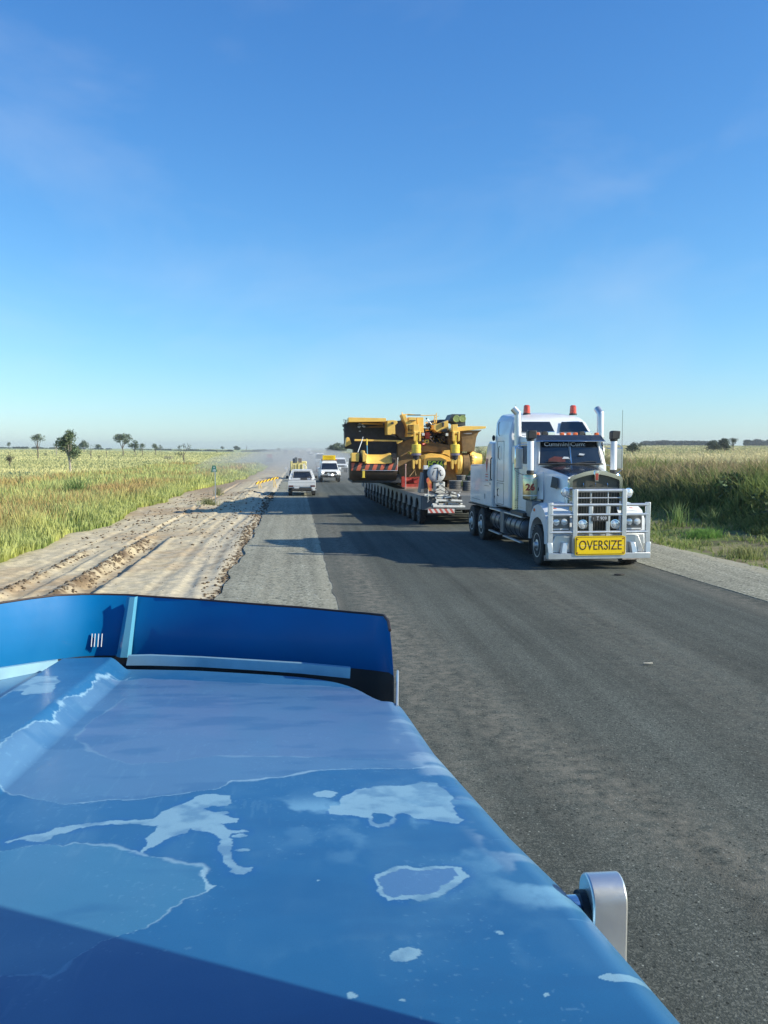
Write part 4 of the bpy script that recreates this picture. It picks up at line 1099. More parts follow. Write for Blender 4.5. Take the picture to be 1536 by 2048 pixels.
MB().box(-1.2, -.62, .42, .44, .19, .32).box(.75, 1.2, .42, .44, .19, .32).build('stone_flap', mat('flap_white', (.45, .40, .38), rough=.8, var=.5, scale=12), PM)
MB().box(-1.18, -1.0, .35, .38, .30, .60).build('lower_guard', m_alu, PM)
# ballast body behind the sleeper
side = [(5.85, 1.15), (5.85, 3.16), (6.25, 3.20), (6.42, 3.12), (6.58, 2.9), (6.72, 2.62), (6.9, 2.50), (7.3, 2.46), (8.95, 2.44), (8.95, 1.12)]
BL = MB().prism(side, 'x', -1.22, 1.22).build('ballast_body', m_white, PM, bevel=.05, smooth=50)
m_logo = mat('logo_red', (.55, .10, .08), rough=.5, var=.1)
k = MB()
for y0, y1 in ((6.66, 6.50), (6.34, 6.50), (6.55, 6.50), (6.45, 6.50)):
    for dx in (0,):
        k.hexa([(-1.226, y0 - .02, 2.66), (-1.226, y0 + .02, 2.66), (-1.226, y1 + .012, 2.22), (-1.226, y1 - .012, 2.22)],
               [(-1.228, y0 - .02, 2.66), (-1.228, y0 + .02, 2.66), (-1.228, y1 + .012, 2.22), (-1.228, y1 - .012, 2.22)])
for zz in (2.16, 2.09, 1.98): k.box(-1.228, -1.226, 6.33, 6.67, zz - .018, zz + .012)
k.build('body_logo', m_logo, BL, smooth=0)
k = MB()
for y_, z_, a_, c_ in ((6.05, 2.0, .03, .03), (6.05, 1.88, .03, .03), (6.75, 1.45, .02, .08)): k.box(-1.230, -1.226, y_ - a_, y_ + a_, z_ - c_, z_ + c_)
for y0, y1, zz in ((6.2, 6.8, 1.80), (7.4, 8.6, 1.30)): k.box(-1.228, -1.226, y0, y1, zz - .006, zz + .006)
k.build('body_fitting', m_black, BL, smooth=0)
MB().tube([(-1.24, 5.75, 2.0), (-1.28, 5.75, 2.05), (-1.28, 5.75, 2.65), (-1.24, 5.75, 2.7)], .018, 6).build('body_rail', m_black, BL)
MB().tube([(-1.05, 5.8, 1.2), (-1.15, 5.7, 1.5), (-.9, 5.7, 1.75), (-.8, 5.72, 1.3)], .03, 6).tube([(-.9, 5.8, 1.2), (-.7, 5.65, 1.6), (-.5, 5.72, 1.4)], .025, 6).build('air_line', m_black, PM)
MB().box(-1.2, 1.2, 6.5, 9.3, 1.085, 1.12).build('body_mount', m_chassis, PM)
# ------------------------------------------------------------------ the blue truck we look out of
BT = empty('blue_truck', (-.73, 1.0, 0), label='blue truck in the foreground with faded peeling bonnet paint and a blue bug deflector', cat='truck')
BT0 = Vector((-.73, 1.0, 0))
def hz(y): return CAM_H - .61 - .071 * (y - .9)
def hood(px, py):
    r = ray(px, py); t = (-.61 + .0639) / (r.z + .071 * r.y)
    return EYE + r * t
XC = -.73
cy_ = np.array([.3, .86, 1.2, 1.46, 1.77, 2.03, 2.43, 3.1]); cx_ = np.array([1.15, 1.13, 1.107, 1.07, 1.04, 1.016, 1.0, .97]) - .022
fx_ = np.array([0, .14, .35, .56, .70, .80, .86, .90, .93]); fy_ = np.array([3.10, 3.085, 3.04, 2.96, 2.90, 2.83, 2.75, 2.65, 2.50])
def sm(x, xp, fp):
    x = np.asarray(x, float); s = 0
    for d in (-.03, -.015, 0, .015, .03): s = s + np.interp(x + d, xp, fp)
    return s / 5
def ridge_h(xr, y, yf):
    a = np.abs(xr)
    return .050 * (1 - sstep(.075, .15, a)) * (1 - sstep(yf - .035, yf + .005, y)) + .004 * np.exp(-((a - .30) / .2) ** 2) * 0
U = np.concatenate([np.linspace(-1, -.42, 40)[:-1], np.linspace(-.42, 1, 660)])
V = np.concatenate([np.linspace(0, .14, 12)[:-1], np.linspace(.14, .97, 820)[:-1], np.linspace(.97, 1, 20)])
UU, VV = np.meshgrid(U, V)
X = UU * .95; Y = None
for it in range(4):
    Yf = sm(np.abs(X), fx_, fy_); Y = .35 + VV * (Yf - .35)
    X = UU * np.interp(Y, cy_, cx_)
Z = hz(Y) - .008 * (X / .9) ** 2 + ridge_h(X, Y, Yf) + .0022 * (fbm(X, Y, 1.7, 2, 6) - .5)
nu, nv = len(U), len(V)
P = np.stack([X + XC, Y, Z], -1)
# boundary loop (left rear -> front -> right rear) and rolled skirt
loop = [(j, 0) for j in range(0, nv - 1)] + [(nv - 1, i) for i in range(0, nu - 1)] + [(nv - 1 - j, nu - 1) for j in range(0, nv)]
B = np.array([P[a] for a in loop])
T_ = np.roll(B, -1, 0) - np.roll(B, 1, 0); T_[0] = B[1] - B[0]; T_[-1] = B[-1] - B[-2]
for it in range(12): T_[1:-1] = (T_[:-2] + T_[1:-1] * 2 + T_[2:]) / 4
N_ = np.stack([-T_[:, 1], T_[:, 0], 0 * T_[:, 0]], 1); N_ /= np.linalg.norm(N_, axis=1)[:, None]
rings = []
rr_ = .062
for ph in (8, 20, 32, 44, 56, 68, 80, 90): rings.append(B + N_ * rr_ * math.sin(R(ph)) - np.array([0, 0, rr_ * (1 - math.cos(R(ph)))]))
for dz in (.10, .25, .5): rings.append(B + N_ * (rr_ + dz * .10) - np.array([0, 0, rr_ + dz]))
# paint wear, traced on the bonnet surface in metres
def Z7(pts): return [(x / 1.873, 1160 + y / 1.873) for x, y in pts]
def Z8(pts): return [(x / 1.873, 1500 + y / 1.873) for x, y in pts]
def ZA(pts): return [(600 + x / 1.92, 1480 + y / 1.92) for x, y in pts]
def ZR(pts): return [(x / 3.84, 1160 + y / 3.84) for x, y in pts]
def H2(pts): return np.array([[hood(*p).x, hood(*p).y] for p in pts])
def inside(px_, py_, poly):
    r = np.zeros(px_.shape, bool); n = len(poly)
    for i in range(n):
        x1, y1 = poly[i]; x2, y2 = poly[(i + 1) % n]
        c = ((y1 > py_) != (y2 > py_)) & (px_ < (x2 - x1) * (py_ - y1) / (y2 - y1 + 1e-12) + x1)
        r ^= c
    return r
def dist(px_, py_, pl, closed=False):
    d = np.full(px_.shape, 1e9); n = len(pl)
    for i in range(n if closed else n - 1):
        a = pl[i]; b = pl[(i + 1) % n]; ab = b - a; L2 = (ab ** 2).sum() + 1e-12
        t = np.clip(((px_ - a[0]) * ab[0] + (py_ - a[1]) * ab[1]) / L2, 0, 1)
        d = np.minimum(d, (px_ - a[0] - t * ab[0]) ** 2 + (py_ - a[1] - t * ab[1]) ** 2)
    return np.sqrt(d)
def paint(X_, Y_):
    jx = X_ + .020 * (fbm(X_, Y_, 22, 4, 51) - .5) + .006 * (fbm(X_, Y_, 90, 3, 57) - .5); jy = Y_ + .030 * (fbm(X_, Y_, 22, 4, 52) - .5) + .008 * (fbm(X_, Y_, 90, 3, 58) - .5)
    sp = lambda poly, w_=.0: None
    col = np.empty(X_.shape + (3,)); col[:] = (.018, .132, .305)
    def mixm(m, c, a=1.0):
        nonlocal col
        m = np.clip(m * a, 0, 1)[..., None]; col = col * (1 - m) + np.array(c) * m
    tn = fbm(X_, Y_, 2.2, 4, 60)
    mixm(sstep(.45, .7, tn), (.042, .175, .33), .8)
    L1 = H2(ZR([(1000, 745), (960, 770), (860, 780), (750, 830), (720, 880), (640, 950), (560, 1000), (500, 1030), (450, 1090), (420, 1152)]) + Z7([(215, 560), (130, 600), (60, 650), (0, 705), (-80, 800)]))
    L2 = H2(Z8([(-60, 130), (0, 150), (60, 165), (130, 180), (250, 200), (400, 188), (600, 172), (740, 150), (830, 135), (870, 110), (960, 108), (1080, 90), (1200, 68)]) + ZA([(40, 112), (70, 105), (250, 100), (430, 95), (490, 85), (545, 98)]))
    L3 = H2(Z7([(470, 440), (340, 530), (280, 590), (340, 640), (420, 675), (500, 685), (640, 683), (740, 660), (900, 655), (1200, 655), (1500, 660), (1640, 665)]))
    L4 = H2(Z7([(420, 385), (540, 368), (780, 378), (980, 385), (1250, 390), (1400, 405)]))
    L5 = H2(Z8([(-60, 385), (20, 375), (120, 355), (180, 350), (240, 360), (260, 345), (400, 355), (520, 385), (640, 405), (770, 430), (780, 440), (760, 460), (770, 490), (805, 495), (760, 520), (665, 568), (640, 590), (540, 660), (480, 680), (400, 700), (340, 730), (270, 790), (230, 830), (190, 850), (100, 845), (0, 845), (-60, 850)]))
    A = np.concatenate([L1[::-1], [[.35, 2.60], [.36, 1.75]], L2[::-1]]) if False else np.concatenate([L2, [[.36, 1.70], [.36, 2.45]], L4[::-1], L1])
    sa = inside(jx, jy, A)
    mixm(sa * 1.0, (.085, .20, .36))
    Bp = np.concatenate([L3, [[.30, 2.4]], L4[::-1]])
    sb = inside(jx, jy, Bp)
    mixm(sb * (.55 + .45 * sstep(.35, .6, fbm(X_, Y_, 3, 3, 62))), (.115, .205, .365))
    mixm(inside(jx, jy, L5) * 1.0, (.052, .205, .36))
    # streaky thin clouds of wear
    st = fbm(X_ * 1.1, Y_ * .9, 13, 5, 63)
    mixm(sstep(.48, .68, fbm(X_ * 1.4, Y_ * .5, 5, 5, 161)), (.075, .215, .37), .32)
    mixm(sstep(.50, .70, fbm(X_ * .6, Y_ * 1.6, 9, 5, 162)), (.015, .11, .27), .40)
    scr = sstep(.70, .78, fbm(X_ * 3, Y_ * .35 + X_ * .2, 40, 2, 163)) * sstep(.5, .62, fbm(X_, Y_, 2.5, 2, 164))
    mixm(scr, (.18, .36, .50), .12)
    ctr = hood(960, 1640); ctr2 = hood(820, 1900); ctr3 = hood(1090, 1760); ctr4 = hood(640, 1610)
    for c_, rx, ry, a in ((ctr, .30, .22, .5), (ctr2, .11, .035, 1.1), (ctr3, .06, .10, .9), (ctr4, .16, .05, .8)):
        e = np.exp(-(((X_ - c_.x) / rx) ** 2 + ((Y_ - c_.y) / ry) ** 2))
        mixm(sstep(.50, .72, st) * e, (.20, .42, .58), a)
    pale = np.zeros(X_.shape)
    P1 = H2(Z8([(10, 345), (70, 325), (110, 315), (180, 305), (240, 290), (350, 275), (450, 262), (560, 262), (590, 235), (640, 215), (700, 190), (740, 165), (800, 160), (860, 162), (870, 190), (850, 205), (780, 205), (760, 215), (810, 225), (850, 220), (855, 230), (835, 235), (885, 250), (885, 262), (830, 268), (860, 290), (920, 295), (925, 303), (870, 305), (850, 320), (870, 340), (878, 380), (875, 400), (905, 425), (945, 432), (935, 445), (900, 455), (860, 455), (865, 440), (835, 410), (820, 350), (825, 325), (790, 300), (740, 290), (700, 285), (690, 305), (650, 320), (610, 345), (560, 365), (525, 382), (515, 375), (550, 350), (545, 325), (580, 300), (585, 280), (500, 278), (400, 282), (300, 293), (250, 310), (200, 318), (190, 335), (150, 345), (110, 345), (60, 335), (20, 350)]))
    P2 = H2(ZA([(105, 240), (150, 238), (165, 210), (210, 180), (300, 165), (400, 160), (470, 145), (530, 150), (570, 180), (590, 200), (580, 225), (600, 260), (625, 285), (600, 300), (540, 295), (440, 285), (400, 270), (370, 270), (360, 285), (372, 295), (350, 312), (300, 318), (275, 310), (265, 285), (180, 275), (110, 268)]))
    P2h = H2(ZA([(280, 265), (330, 265), (360, 285), (345, 298), (300, 305), (278, 295)]))
    P3o = H2(ZA([(285, 520), (300, 495), (340, 485), (370, 470), (430, 465), (560, 465), (620, 470), (645, 500), (620, 525), (590, 545), (520, 580), (460, 600), (350, 600), (310, 575), (300, 545)]))
    P3i = H2(ZA([(300, 518), (340, 500), (400, 478), (590, 475), (605, 495), (560, 530), (500, 565), (440, 580), (370, 590), (335, 575), (310, 535)]))
    P8 = H2(ZR([(30, 990), (140, 880), (300, 860), (445, 860), (455, 890), (440, 920), (410, 935), (430, 960), (400, 1000), (250, 1010), (190, 1020), (150, 1010), (180, 985), (120, 985), (60, 1010), (0, 1050), (-60, 1060), (-20, 990)]))
    P5 = H2(Z8([(770, 432), (785, 440), (768, 468), (775, 482), (808, 495), (770, 518), (765, 500), (755, 462)]))
    for Pg in (P1, P2, P8, P5): pale = np.maximum(pale, inside(jx, jy, Pg))
    pale = pale * ~inside(jx, jy, P2h)
    i3 = inside(jx, jy, P3i)
    pale = np.maximum(pale, inside(jx, jy, P3o) & ~i3)
    for (px, py, rx, ry) in ((652, 1584, .022, .02), (1222, 1938, .016, .012), (813, 1899, .022, .017), (1004, 1851, .005, .006), (703, 1974, .006, .006), (810, 1986, .003, .004), (1097, 1979, .004, .004), (640, 1750, .003, .003), (474, 1670, .012, .010), (490, 1692, .012, .007)):
        c_ = hood(px, py); pale = np.maximum(pale, (((jx - c_.x) / rx) ** 2 + ((jy - c_.y) / ry) ** 2) < 1)
    # darker wet looking halo round the peeled patches
    dh = np.minimum.reduce([dist(X_, Y_, Pg, True) for Pg in (P1, P2, P3o)])
    mixm(np.exp(-(dh / .014) ** 2) * (fbm(X_, Y_, 12, 3, 65) > .42), (.012, .115, .33), .55)
    mixm(i3 * 1.0, (.085, .21, .40))
    mixm(pale * (.92 - .45 * sstep(.42, .7, fbm(X_, Y_, 25, 4, 66))), (.25, .44, .56))
    ln = np.zeros(X_.shape)
    for Lx, w_, a in ((L1, .0018, .8), (L2, .0017, .85), (L3, .0016, .35), (L4, .0020, .35), (L5, .0013, .75)):
        br = sstep(.30, .5, fbm(X_, Y_, 30, 3, 67)) * (.4 + 3.0 * sstep(.45, .75, fbm(X_, Y_, 9, 2, 68)))
        ln = np.maximum(ln, a * (1 - sstep(w_ * .3, w_ * 2.0, dist(jx, jy, Lx) / (.35 + br))))
    mixm(ln, (.33, .52, .64), .75)
    flk = (fbm(X_, Y_, 150, 2, 69) > .80) * (fbm(X_, Y_, 5, 3, 70) > .55)
    mixm(flk * 1.0, (.2, .4, .58), .22)
    return col, np.clip(pale + ln, 0, 1)
col, pale = paint(P[..., 0], P[..., 1])
# chips and bare edge wear along the rolled right edge
edge = sstep(.05, .0, np.interp(Y, cy_, cx_) - X) * (X > 0) * sstep(.50, .66, fbm(X * 1.0, Y, 14, 4, 74)) * sstep(1.0, 1.5, Y) * (1 - sstep(2.1, 2.5, Y))
col = col * (1 - .6 * edge[..., None]) + np.array([.38, .52, .62]) * .6 * edge[..., None]
verts = P.reshape(-1, 3); cols = col.reshape(-1, 3); pl = pale.reshape(-1)
quads = [grid_quads(nu, nv)]
base = np.array([a * nu + b for a, b in loop]); off = len(verts); nl = len(loop)
vs = [verts]; cs = [cols]; ps = [pl]
prev = base
bc = cols[base]
for k_, rg_ in enumerate(rings):
    cur = off + np.arange(nl); off += nl
    vs.append(rg_); fade_ = max(0.0, 1 - k_ / 5); cs.append(bc * fade_ + np.array([.030, .150, .31]) * (1 - fade_)); ps.append(pl[base] * 0)
    quads.append(np.stack([prev[:-1], prev[1:], cur[1:], cur[:-1]], -1)); prev = cur
m_bon = bpy.data.materials.new('bonnet_paint'); m_bon.use_nodes = True
t_ = m_bon.node_tree; N = t_.nodes; L = t_.links; b_ = N['Principled BSDF']
a1 = N.new('ShaderNodeAttribute'); a1.attribute_name = 'Col'
a2 = N.new('ShaderNodeAttribute'); a2.attribute_name = 'pale'
tc = N.new('ShaderNodeTexCoord')
n1_ = N.new('ShaderNodeTexNoise'); n1_.inputs['Scale'].default_value = 900; n1_.inputs['Detail'].default_value = 2; L.new(tc.outputs['Object'], n1_.inputs['Vector'])
mr = N.new('ShaderNodeMapRange'); mr.inputs['From Min'].default_value = .3; mr.inputs['From Max'].default_value = .7; mr.inputs['To Min'].default_value = .90; mr.inputs['To Max'].default_value = 1.10; L.new(n1_.outputs['Fac'], mr.inputs['Value'])
sc_ = N.new('ShaderNodeVectorMath'); sc_.operation = 'SCALE'; L.new(a1.outputs['Color'], sc_.inputs[0]); L.new(mr.outputs[0], sc_.inputs['Scale']); L.new(sc_.outputs[0], b_.inputs['Base Color'])
n2_ = N.new('ShaderNodeTexNoise'); n2_.inputs['Scale'].default_value = 7; n2_.inputs['Detail'].default_value = 6; L.new(tc.outputs['Object'], n2_.inputs['Vector'])
r2 = N.new('ShaderNodeMapRange'); r2.inputs['To Min'].default_value = .30; r2.inputs['To Max'].default_value = .50; L.new(n2_.outputs['Fac'], r2.inputs['Value'])
ad = N.new('ShaderNodeMath'); ad.operation = 'MULTIPLY_ADD'; L.new(a2.outputs['Fac'], ad.inputs[0]); ad.inputs[1].default_value = .25; L.new(r2.outputs[0], ad.inputs[2]); L.new(ad.outputs[0], b_.inputs['Roughness'])
n4_ = N.new('ShaderNodeTexNoise'); n4_.inputs['Scale'].default_value = 2.6; n4_.inputs['Detail'].default_value = 3; L.new(tc.outputs['Object'], n4_.inputs['Vector'])
ln_ = N.new('ShaderNodeMath'); ln_.operation = 'MULTIPLY_ADD'; L.new(a2.outputs['Fac'], ln_.inputs[0]); ln_.inputs[1].default_value = -.03; L.new(n4_.outputs['Fac'], ln_.inputs[2])
bp4 = N.new('ShaderNodeBump'); bp4.inputs['Strength'].default_value = .35; bp4.inputs['Distance'].default_value = .02; L.new(ln_.outputs[0], bp4.inputs['Height']); L.new(bp4.outputs[0], b_.inputs['Normal'])
b_.inputs['Metallic'].default_value = .15; b_.inputs['Coat Weight'].default_value = .25; b_.inputs['Coat Roughness'].default_value = .25
hb = fast_mesh('bonnet', np.concatenate(vs) - np.array(BT0), quads=np.concatenate(quads), cols={'Col': np.concatenate(cs), 'pale': np.concatenate(ps)}, mats=[m_bon], smooth=True)
hb.parent = BT
# bug deflector
m_defl = mat('deflector_blue', (.0, .138, .37), rough=.42, coat=.06, var=.10, scale=3, spec=.2, dirt=(.0, .155, .38), damt=.45, dscale=5)
m_deflp = mat('deflector_fold_sky_sheen', (.10, .34, .50), rough=.2, coat=.5, var=.06, spec=.6)  # lighter blue carries the fold's sky reflection in its colour
bot = [(-160, 1362), (-60, 1345), (0, 1335), (60, 1326), (110, 1319), (160, 1313), (200, 1311), (240, 1311), (300, 1312), (400, 1317), (500, 1323), (600, 1329), (700, 1336), (750, 1341), (778, 1345)]
top = [(-160, 1232), (-60, 1217), (0, 1207), (60, 1198), (110, 1192), (160, 1190), (205, 1190), (255, 1191), (310, 1195), (405, 1201), (505, 1209), (600, 1216), (695, 1225), (742, 1229), (768, 1232)]
bp_ = [hood(*p) for p in bot]; tp_ = []
for b0, t0 in zip(bp_, top):
    tp_.append(at(t0[0], t0[1], b0.y + .035))
# round the top right corner and wrap the end backwards
bp_.append(hood(787, 1352)); tp_.append(at(777, 1244, bp_[-1].y + .02))
bp_.append(hood(788, 1362)); tp_.append(at(780, 1262, bp_[-1].y + .0))
k = MB(); n = len(bp_)
lower = [p - Vector((0, 0, .22)) for p in bp_]
nr = 6
rows = []
for j in range(nr + 1):
    u = j / nr; rows.append([b0.lerp(t0, u) - Vector((0, .012 * math.sin(math.pi * u), 0)) for b0, t0 in zip(bp_, tp_)])
thick = Vector((0, .008, 0))
vs_ = [p for r_ in rows for p in r_] + [p + thick for r_ in rows for p in r_]
o_ = (nr + 1) * n; fs = []
for j in range(nr):
    for i in range(n - 1):
        fs.append((j * n + i, j * n + i + 1, (j + 1) * n + i + 1, (j + 1) * n + i)); fs.append((o_ + j * n + i, o_ + (j + 1) * n + i, o_ + (j + 1) * n + i + 1, o_ + j * n + i + 1))
for i in range(n - 1): fs.append((nr * n + i, nr * n + i + 1, o_ + nr * n + i + 1, o_ + nr * n + i))
for j in range(nr): fs.append((j * n + n - 1, (j + 1) * n + n - 1, o_ + (j + 1) * n + n - 1, o_ + j * n + n - 1))
k.add(vs_, fs)
DF = k.build('bug_deflector', m_defl, BT, sub=BT0, smooth=50)
k = MB(); vs_ = [p for p in bp_] + [p for p in lower] + [p + Vector((0, .03, 0)) for p in bp_] + [p + Vector((0, .03, 0)) for p in lower]; fs = []
for i in range(n - 1): fs += [(i, n + i, n + i + 1, i + 1), (2 * n + i, 2 * n + i + 1, 3 * n + i + 1, 3 * n + i)]
fs.append((n - 1, 2 * n - 1, 4 * n - 1, 3 * n - 1))
k.add(vs_, fs).build('deflector_mount_and_gap', m_black, BT, sub=BT0, smooth=50)  # black sheet stands for a bracket and the shaded gap around it
MB().tube([p + Vector((0, .004, .001)) for p in tp_], .005, 6).build('deflector_lip', m_ink, DF, sub=BT0)
# moulded fold in the deflector
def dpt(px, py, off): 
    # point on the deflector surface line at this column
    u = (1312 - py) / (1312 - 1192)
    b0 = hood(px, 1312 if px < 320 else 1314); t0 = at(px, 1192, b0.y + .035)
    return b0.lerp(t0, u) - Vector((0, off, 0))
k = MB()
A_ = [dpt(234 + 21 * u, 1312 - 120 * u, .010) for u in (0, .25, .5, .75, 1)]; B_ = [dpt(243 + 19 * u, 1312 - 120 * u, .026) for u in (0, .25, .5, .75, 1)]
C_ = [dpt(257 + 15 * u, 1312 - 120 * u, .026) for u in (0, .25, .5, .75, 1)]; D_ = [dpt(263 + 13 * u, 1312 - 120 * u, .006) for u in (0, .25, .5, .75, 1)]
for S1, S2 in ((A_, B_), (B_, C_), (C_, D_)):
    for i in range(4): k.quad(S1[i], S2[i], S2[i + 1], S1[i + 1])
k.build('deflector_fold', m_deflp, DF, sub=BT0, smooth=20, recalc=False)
# insect slots
k = MB()
for px in (184, 190, 197, 204): k.tube([dpt(px, 1292, .014) , dpt(px + 2, 1266, .014)], .0022, 5)
k.build('deflector_slots', m_whitet, DF, sub=BT0)
# alloy strips in front of the bonnet
m_strip = mat('alloy_strip_blue', (.30, .50, .60), rough=.4, metal=.4, var=.10, scale=9, dirt=(.16, .36, .5), damt=.5, dscale=4)
def strip(name, bots, tops):
    k = MB(); b0 = [hood(*p) for p in bots]; t0 = [at(p[0], p[1], b.y + .004) for p, b in zip(tops, b0)]
    n = len(b0); vs = b0 + t0 + [p + Vector((0, .02, 0)) for p in t0] + [p + Vector((0, .02, 0)) for p in b0]
    fs = []
    for i in range(n - 1):
        for r_ in range(4): fs.append((r_ * n + i, r_ * n + i + 1, ((r_ + 1) % 4) * n + i + 1, ((r_ + 1) % 4) * n + i))
    fs += [(0, n, 2 * n, 3 * n), (n - 1, 4 * n - 1, 3 * n - 1, 2 * n - 1)]
    return k.add(vs, fs).build(name, m_strip, BT, sub=BT0, smooth=50)
strip('front_strip', [(252, 1331), (300, 1331), (400, 1334), (500, 1340), (600, 1347), (700, 1357)], [(256, 1312), (300, 1311), (400, 1315), (500, 1321), (600, 1327), (701, 1336)])
strip('front_strip', [(-120, 1388), (-50, 1371), (0, 1360), (60, 1348), (117, 1336)], [(-120, 1362), (-50, 1346), (0, 1337), (60, 1328), (112, 1321)])
# rod at the deflector's end, bracket at the side, cab and running gear
a0 = hood(787, 1345); MB().tube([a0 + Vector((.012, -.02, .01)), at(794, 1412, a0.y - .45)], .004, 6).build('deflector_stay', m_satin, BT, sub=BT0)
c0 = at(1206, 1790, 1.22)
k = MB(); x1 = c0.x + .018; sgn = 1
prof = []
w_ = .034
zt = at(1206, 1748, 1.22).z
for i in range(13):
    a = math.pi * i / 12; prof.append((1.22 - w_ * math.cos(a), zt - w_ + w_ * math.sin(a)))
prof += [(1.22 + w_, zt - .24), (1.22 - w_, zt - .24)]
k.prism(prof, 'x', c0.x - .026, c0.x + .026)
BK = k.build('side_bracket', mat('brushed_bracket', (.74, .76, .76), rough=.30, metal=.85, var=.10, scale=5, dirt=(.5, .52, .5), damt=.3, dscale=12), BT, sub=BT0, bevel=.003)
MB().cyl((c0.x - .17, 1.22, zt - .055), (c0.x - .020, 1.22, zt - .055), .024, 18).build('bracket_pin', m_chrome, BK, sub=None)
bpy.data.objects['bracket_pin'].location = (-BT0.x, -BT0.y, 0)
MB().lathe([(.030, 0), (.030, .010)], (c0.x - .037, 1.22, zt - .055), (1, 0, 0), 18).build('bracket_washer', m_black, BK, sub=BT0)
# cab shell around the camera: roof, left side with window opening, shadow-shaped right side, rear wall
m_bcab = mat('blue_cab_paint', (.018, .12, .36), rough=.3, coat=.3, var=.06)
k = MB()
k.box(-1.78, .70, -1.1, .55, 3.68, 3.74)                       # roof
k.box(-1.78, .70, -1.16, -1.1, 1.2, 3.74)                      # rear wall
SHADE_SIDE = [(-1.1, 1.2), (.55, 1.2), (.60, 2.40), (.69, 2.70), (.86, 3.03), (.92, 3.20), (.80, 3.5), (.55, 3.68), (-1.1, 3.68)]  # unseen right side, front edge shaped to throw the shadow on the bonnet
k.prism(SHADE_SIDE, 'x', .70, .76); k.prism([(-1.1, 1.2), (.55, 1.2), (.55, 2.4), (.5, 3.68), (.3, 3.68), (.3, 2.6), (-.8, 2.6), (-.8, 3.68), (-1.1, 3.68)], 'x', -1.84, -1.78)
k.build('cab', m_bcab, BT, sub=BT0, smooth=0)
k = MB().box(-1.70, .64, .2, .40, 2.0, 2.2); k.build('dashboard', m_black, BT, sub=BT0)
k = MB()
for s in (-1, 1): k.box(-.73 + s * .43 - .04, -.73 + s * .43 + .04, -3, 2.8, .8, 1.05)
k.box(-1.75, .29, 2.95, 3.1, .55, .95)
k.build('chassis', m_chassis, BT, sub=BT0)
for s in (-1, 1): wheel(BT, (s * 1.0, .75, .52), .52, .29, s)
# ------------------------------------------------------------------ platform trailer
def z2(x, y): return 680 + x / 4.955, 810 + y / 4.955
def zc(x, y): return 830 + x / 11.815, 920 + y / 11.815
TRY = 35.0
TO = Vector((6.45, 34.3, 0)); TA = R(2.0)
TR = empty('platform_trailer', TO, TA, label='long low grey multi axle platform trailer under the yellow mining machine', cat='trailer')
def TL(v):                      # world -> trailer local
    d = Vector(v) - TO; c, s = math.cos(TA), math.sin(TA)
    return Vector((d.x * c + d.y * s, -d.x * s + d.y * c, d.z))
m_tr = mat('trailer_grey', (.15, .165, .185), rough=.5, metal=.1, var=.12, dirt=(.20, .18, .15), damt=.4)
m_trd = mat('trailer_dark', (.035, .037, .04), rough=.7, var=.3, dirt=(.12, .10, .08), damt=.5)
HW = 1.68; NA = 15; SP = 1.42
LEN = NA * SP + 1.0
MB().box(-HW, HW, .0, LEN, 1.02, 1.16).build('deck', mat('deck_mat', (.16, .15, .13), rough=.8, var=.25, dirt=(.28, .24, .19), damt=.7), TR, bevel=.01)
for s in (-1, 1):
    # side beam with an arch over every wheel
    P = [(0, 1.17)]
    out = []
    y0 = .9
    low = .78
    pts = [(0, 1.18), (LEN, 1.18), (LEN, low - .14)]
    for i in range(NA - 1, -1, -1):
        c = y0 + i * SP; r = .42
        pts.append((c + r + .02, low - .14))
        for a in range(0, 181, 20): pts.append((c + r * math.cos(R(a)), low - .02 + .30 * math.sin(R(a))))
        pts.append((c - r - .02, low - .14))
    pts.append((0, low - .14))
    MB().prism(pts, 'x', s * HW, s * (HW + .05)).build('side_beam', m_tr, TR, smooth=0)
    for i in range(NA):
        c = y0 + i * SP
        w0 = wheel(TR, (s * (HW - .13), c, .41), .41, .24, s, rim=m_tr, n=18) if i == 0 else copy_tree(w0, TR)
        w0.location = (s * (HW - .13), c, .41)
        MB().hexa([(s * (HW - .42), c - .09, .35), (s * (HW - .3), c - .09, .35), (s * (HW - .3), c + .09, .35), (s * (HW - .42), c + .09, .35)], [(s * (HW - .5), c - .14, 1.0), (s * (HW - .25), c - .14, 1.0), (s * (HW - .25), c + .14, 1.0), (s * (HW - .5), c + .14, 1.0)]).build('axle_arm', m_trd, TR)
MB().box(-.5, .5, .3, LEN - .2, .62, 1.02).build('spine', m_trd, TR)
MB().box(-HW, HW, -.06, 0, .62, 1.18).build('headboard', m_tr, TR, bevel=.01)
# drawbar end: cross pipes, hoses, fittings
m_cream = mat('cream_pipe', (.72, .71, .66), rough=.4, coat=.2, var=.12, dirt=(.35, .32, .27), damt=.5, dscale=5)
def C(x, y, Y): return TL(at(*zc(x, y), Y))
k = MB()
k.tube([C(225, 840, 34.0), C(640, 850, 34.0), C(1010, 860, 34.0)], .055, 10)
k.build('front_pipe', m_cream, TR)
for (xa, ya, xb, yb, Y, r) in ((500, 955, 740, 965, 33.7, .05), (750, 965, 850, 968, 33.7, .045), (860, 960, 1110, 975, 33.6, .05), (430, 1100, 1180, 1110, 33.4, .055), (410, 1050, 520, 1060, 33.5, .045), (560, 1050, 700, 1050, 33.7, .04), (780, 1040, 1120, 1040, 33.7, .035), (340, 770, 560, 790, 34.2, .04), (480, 905, 660, 900, 33.8, .04), (700, 905, 860, 880, 33.8, .045)):
    MB().cyl(C(xa, ya, Y), C(xb, yb, Y), r, 10).build('front_pipe', m_cream, TR)
rr = random.Random(11)
k = MB(); kd = MB()
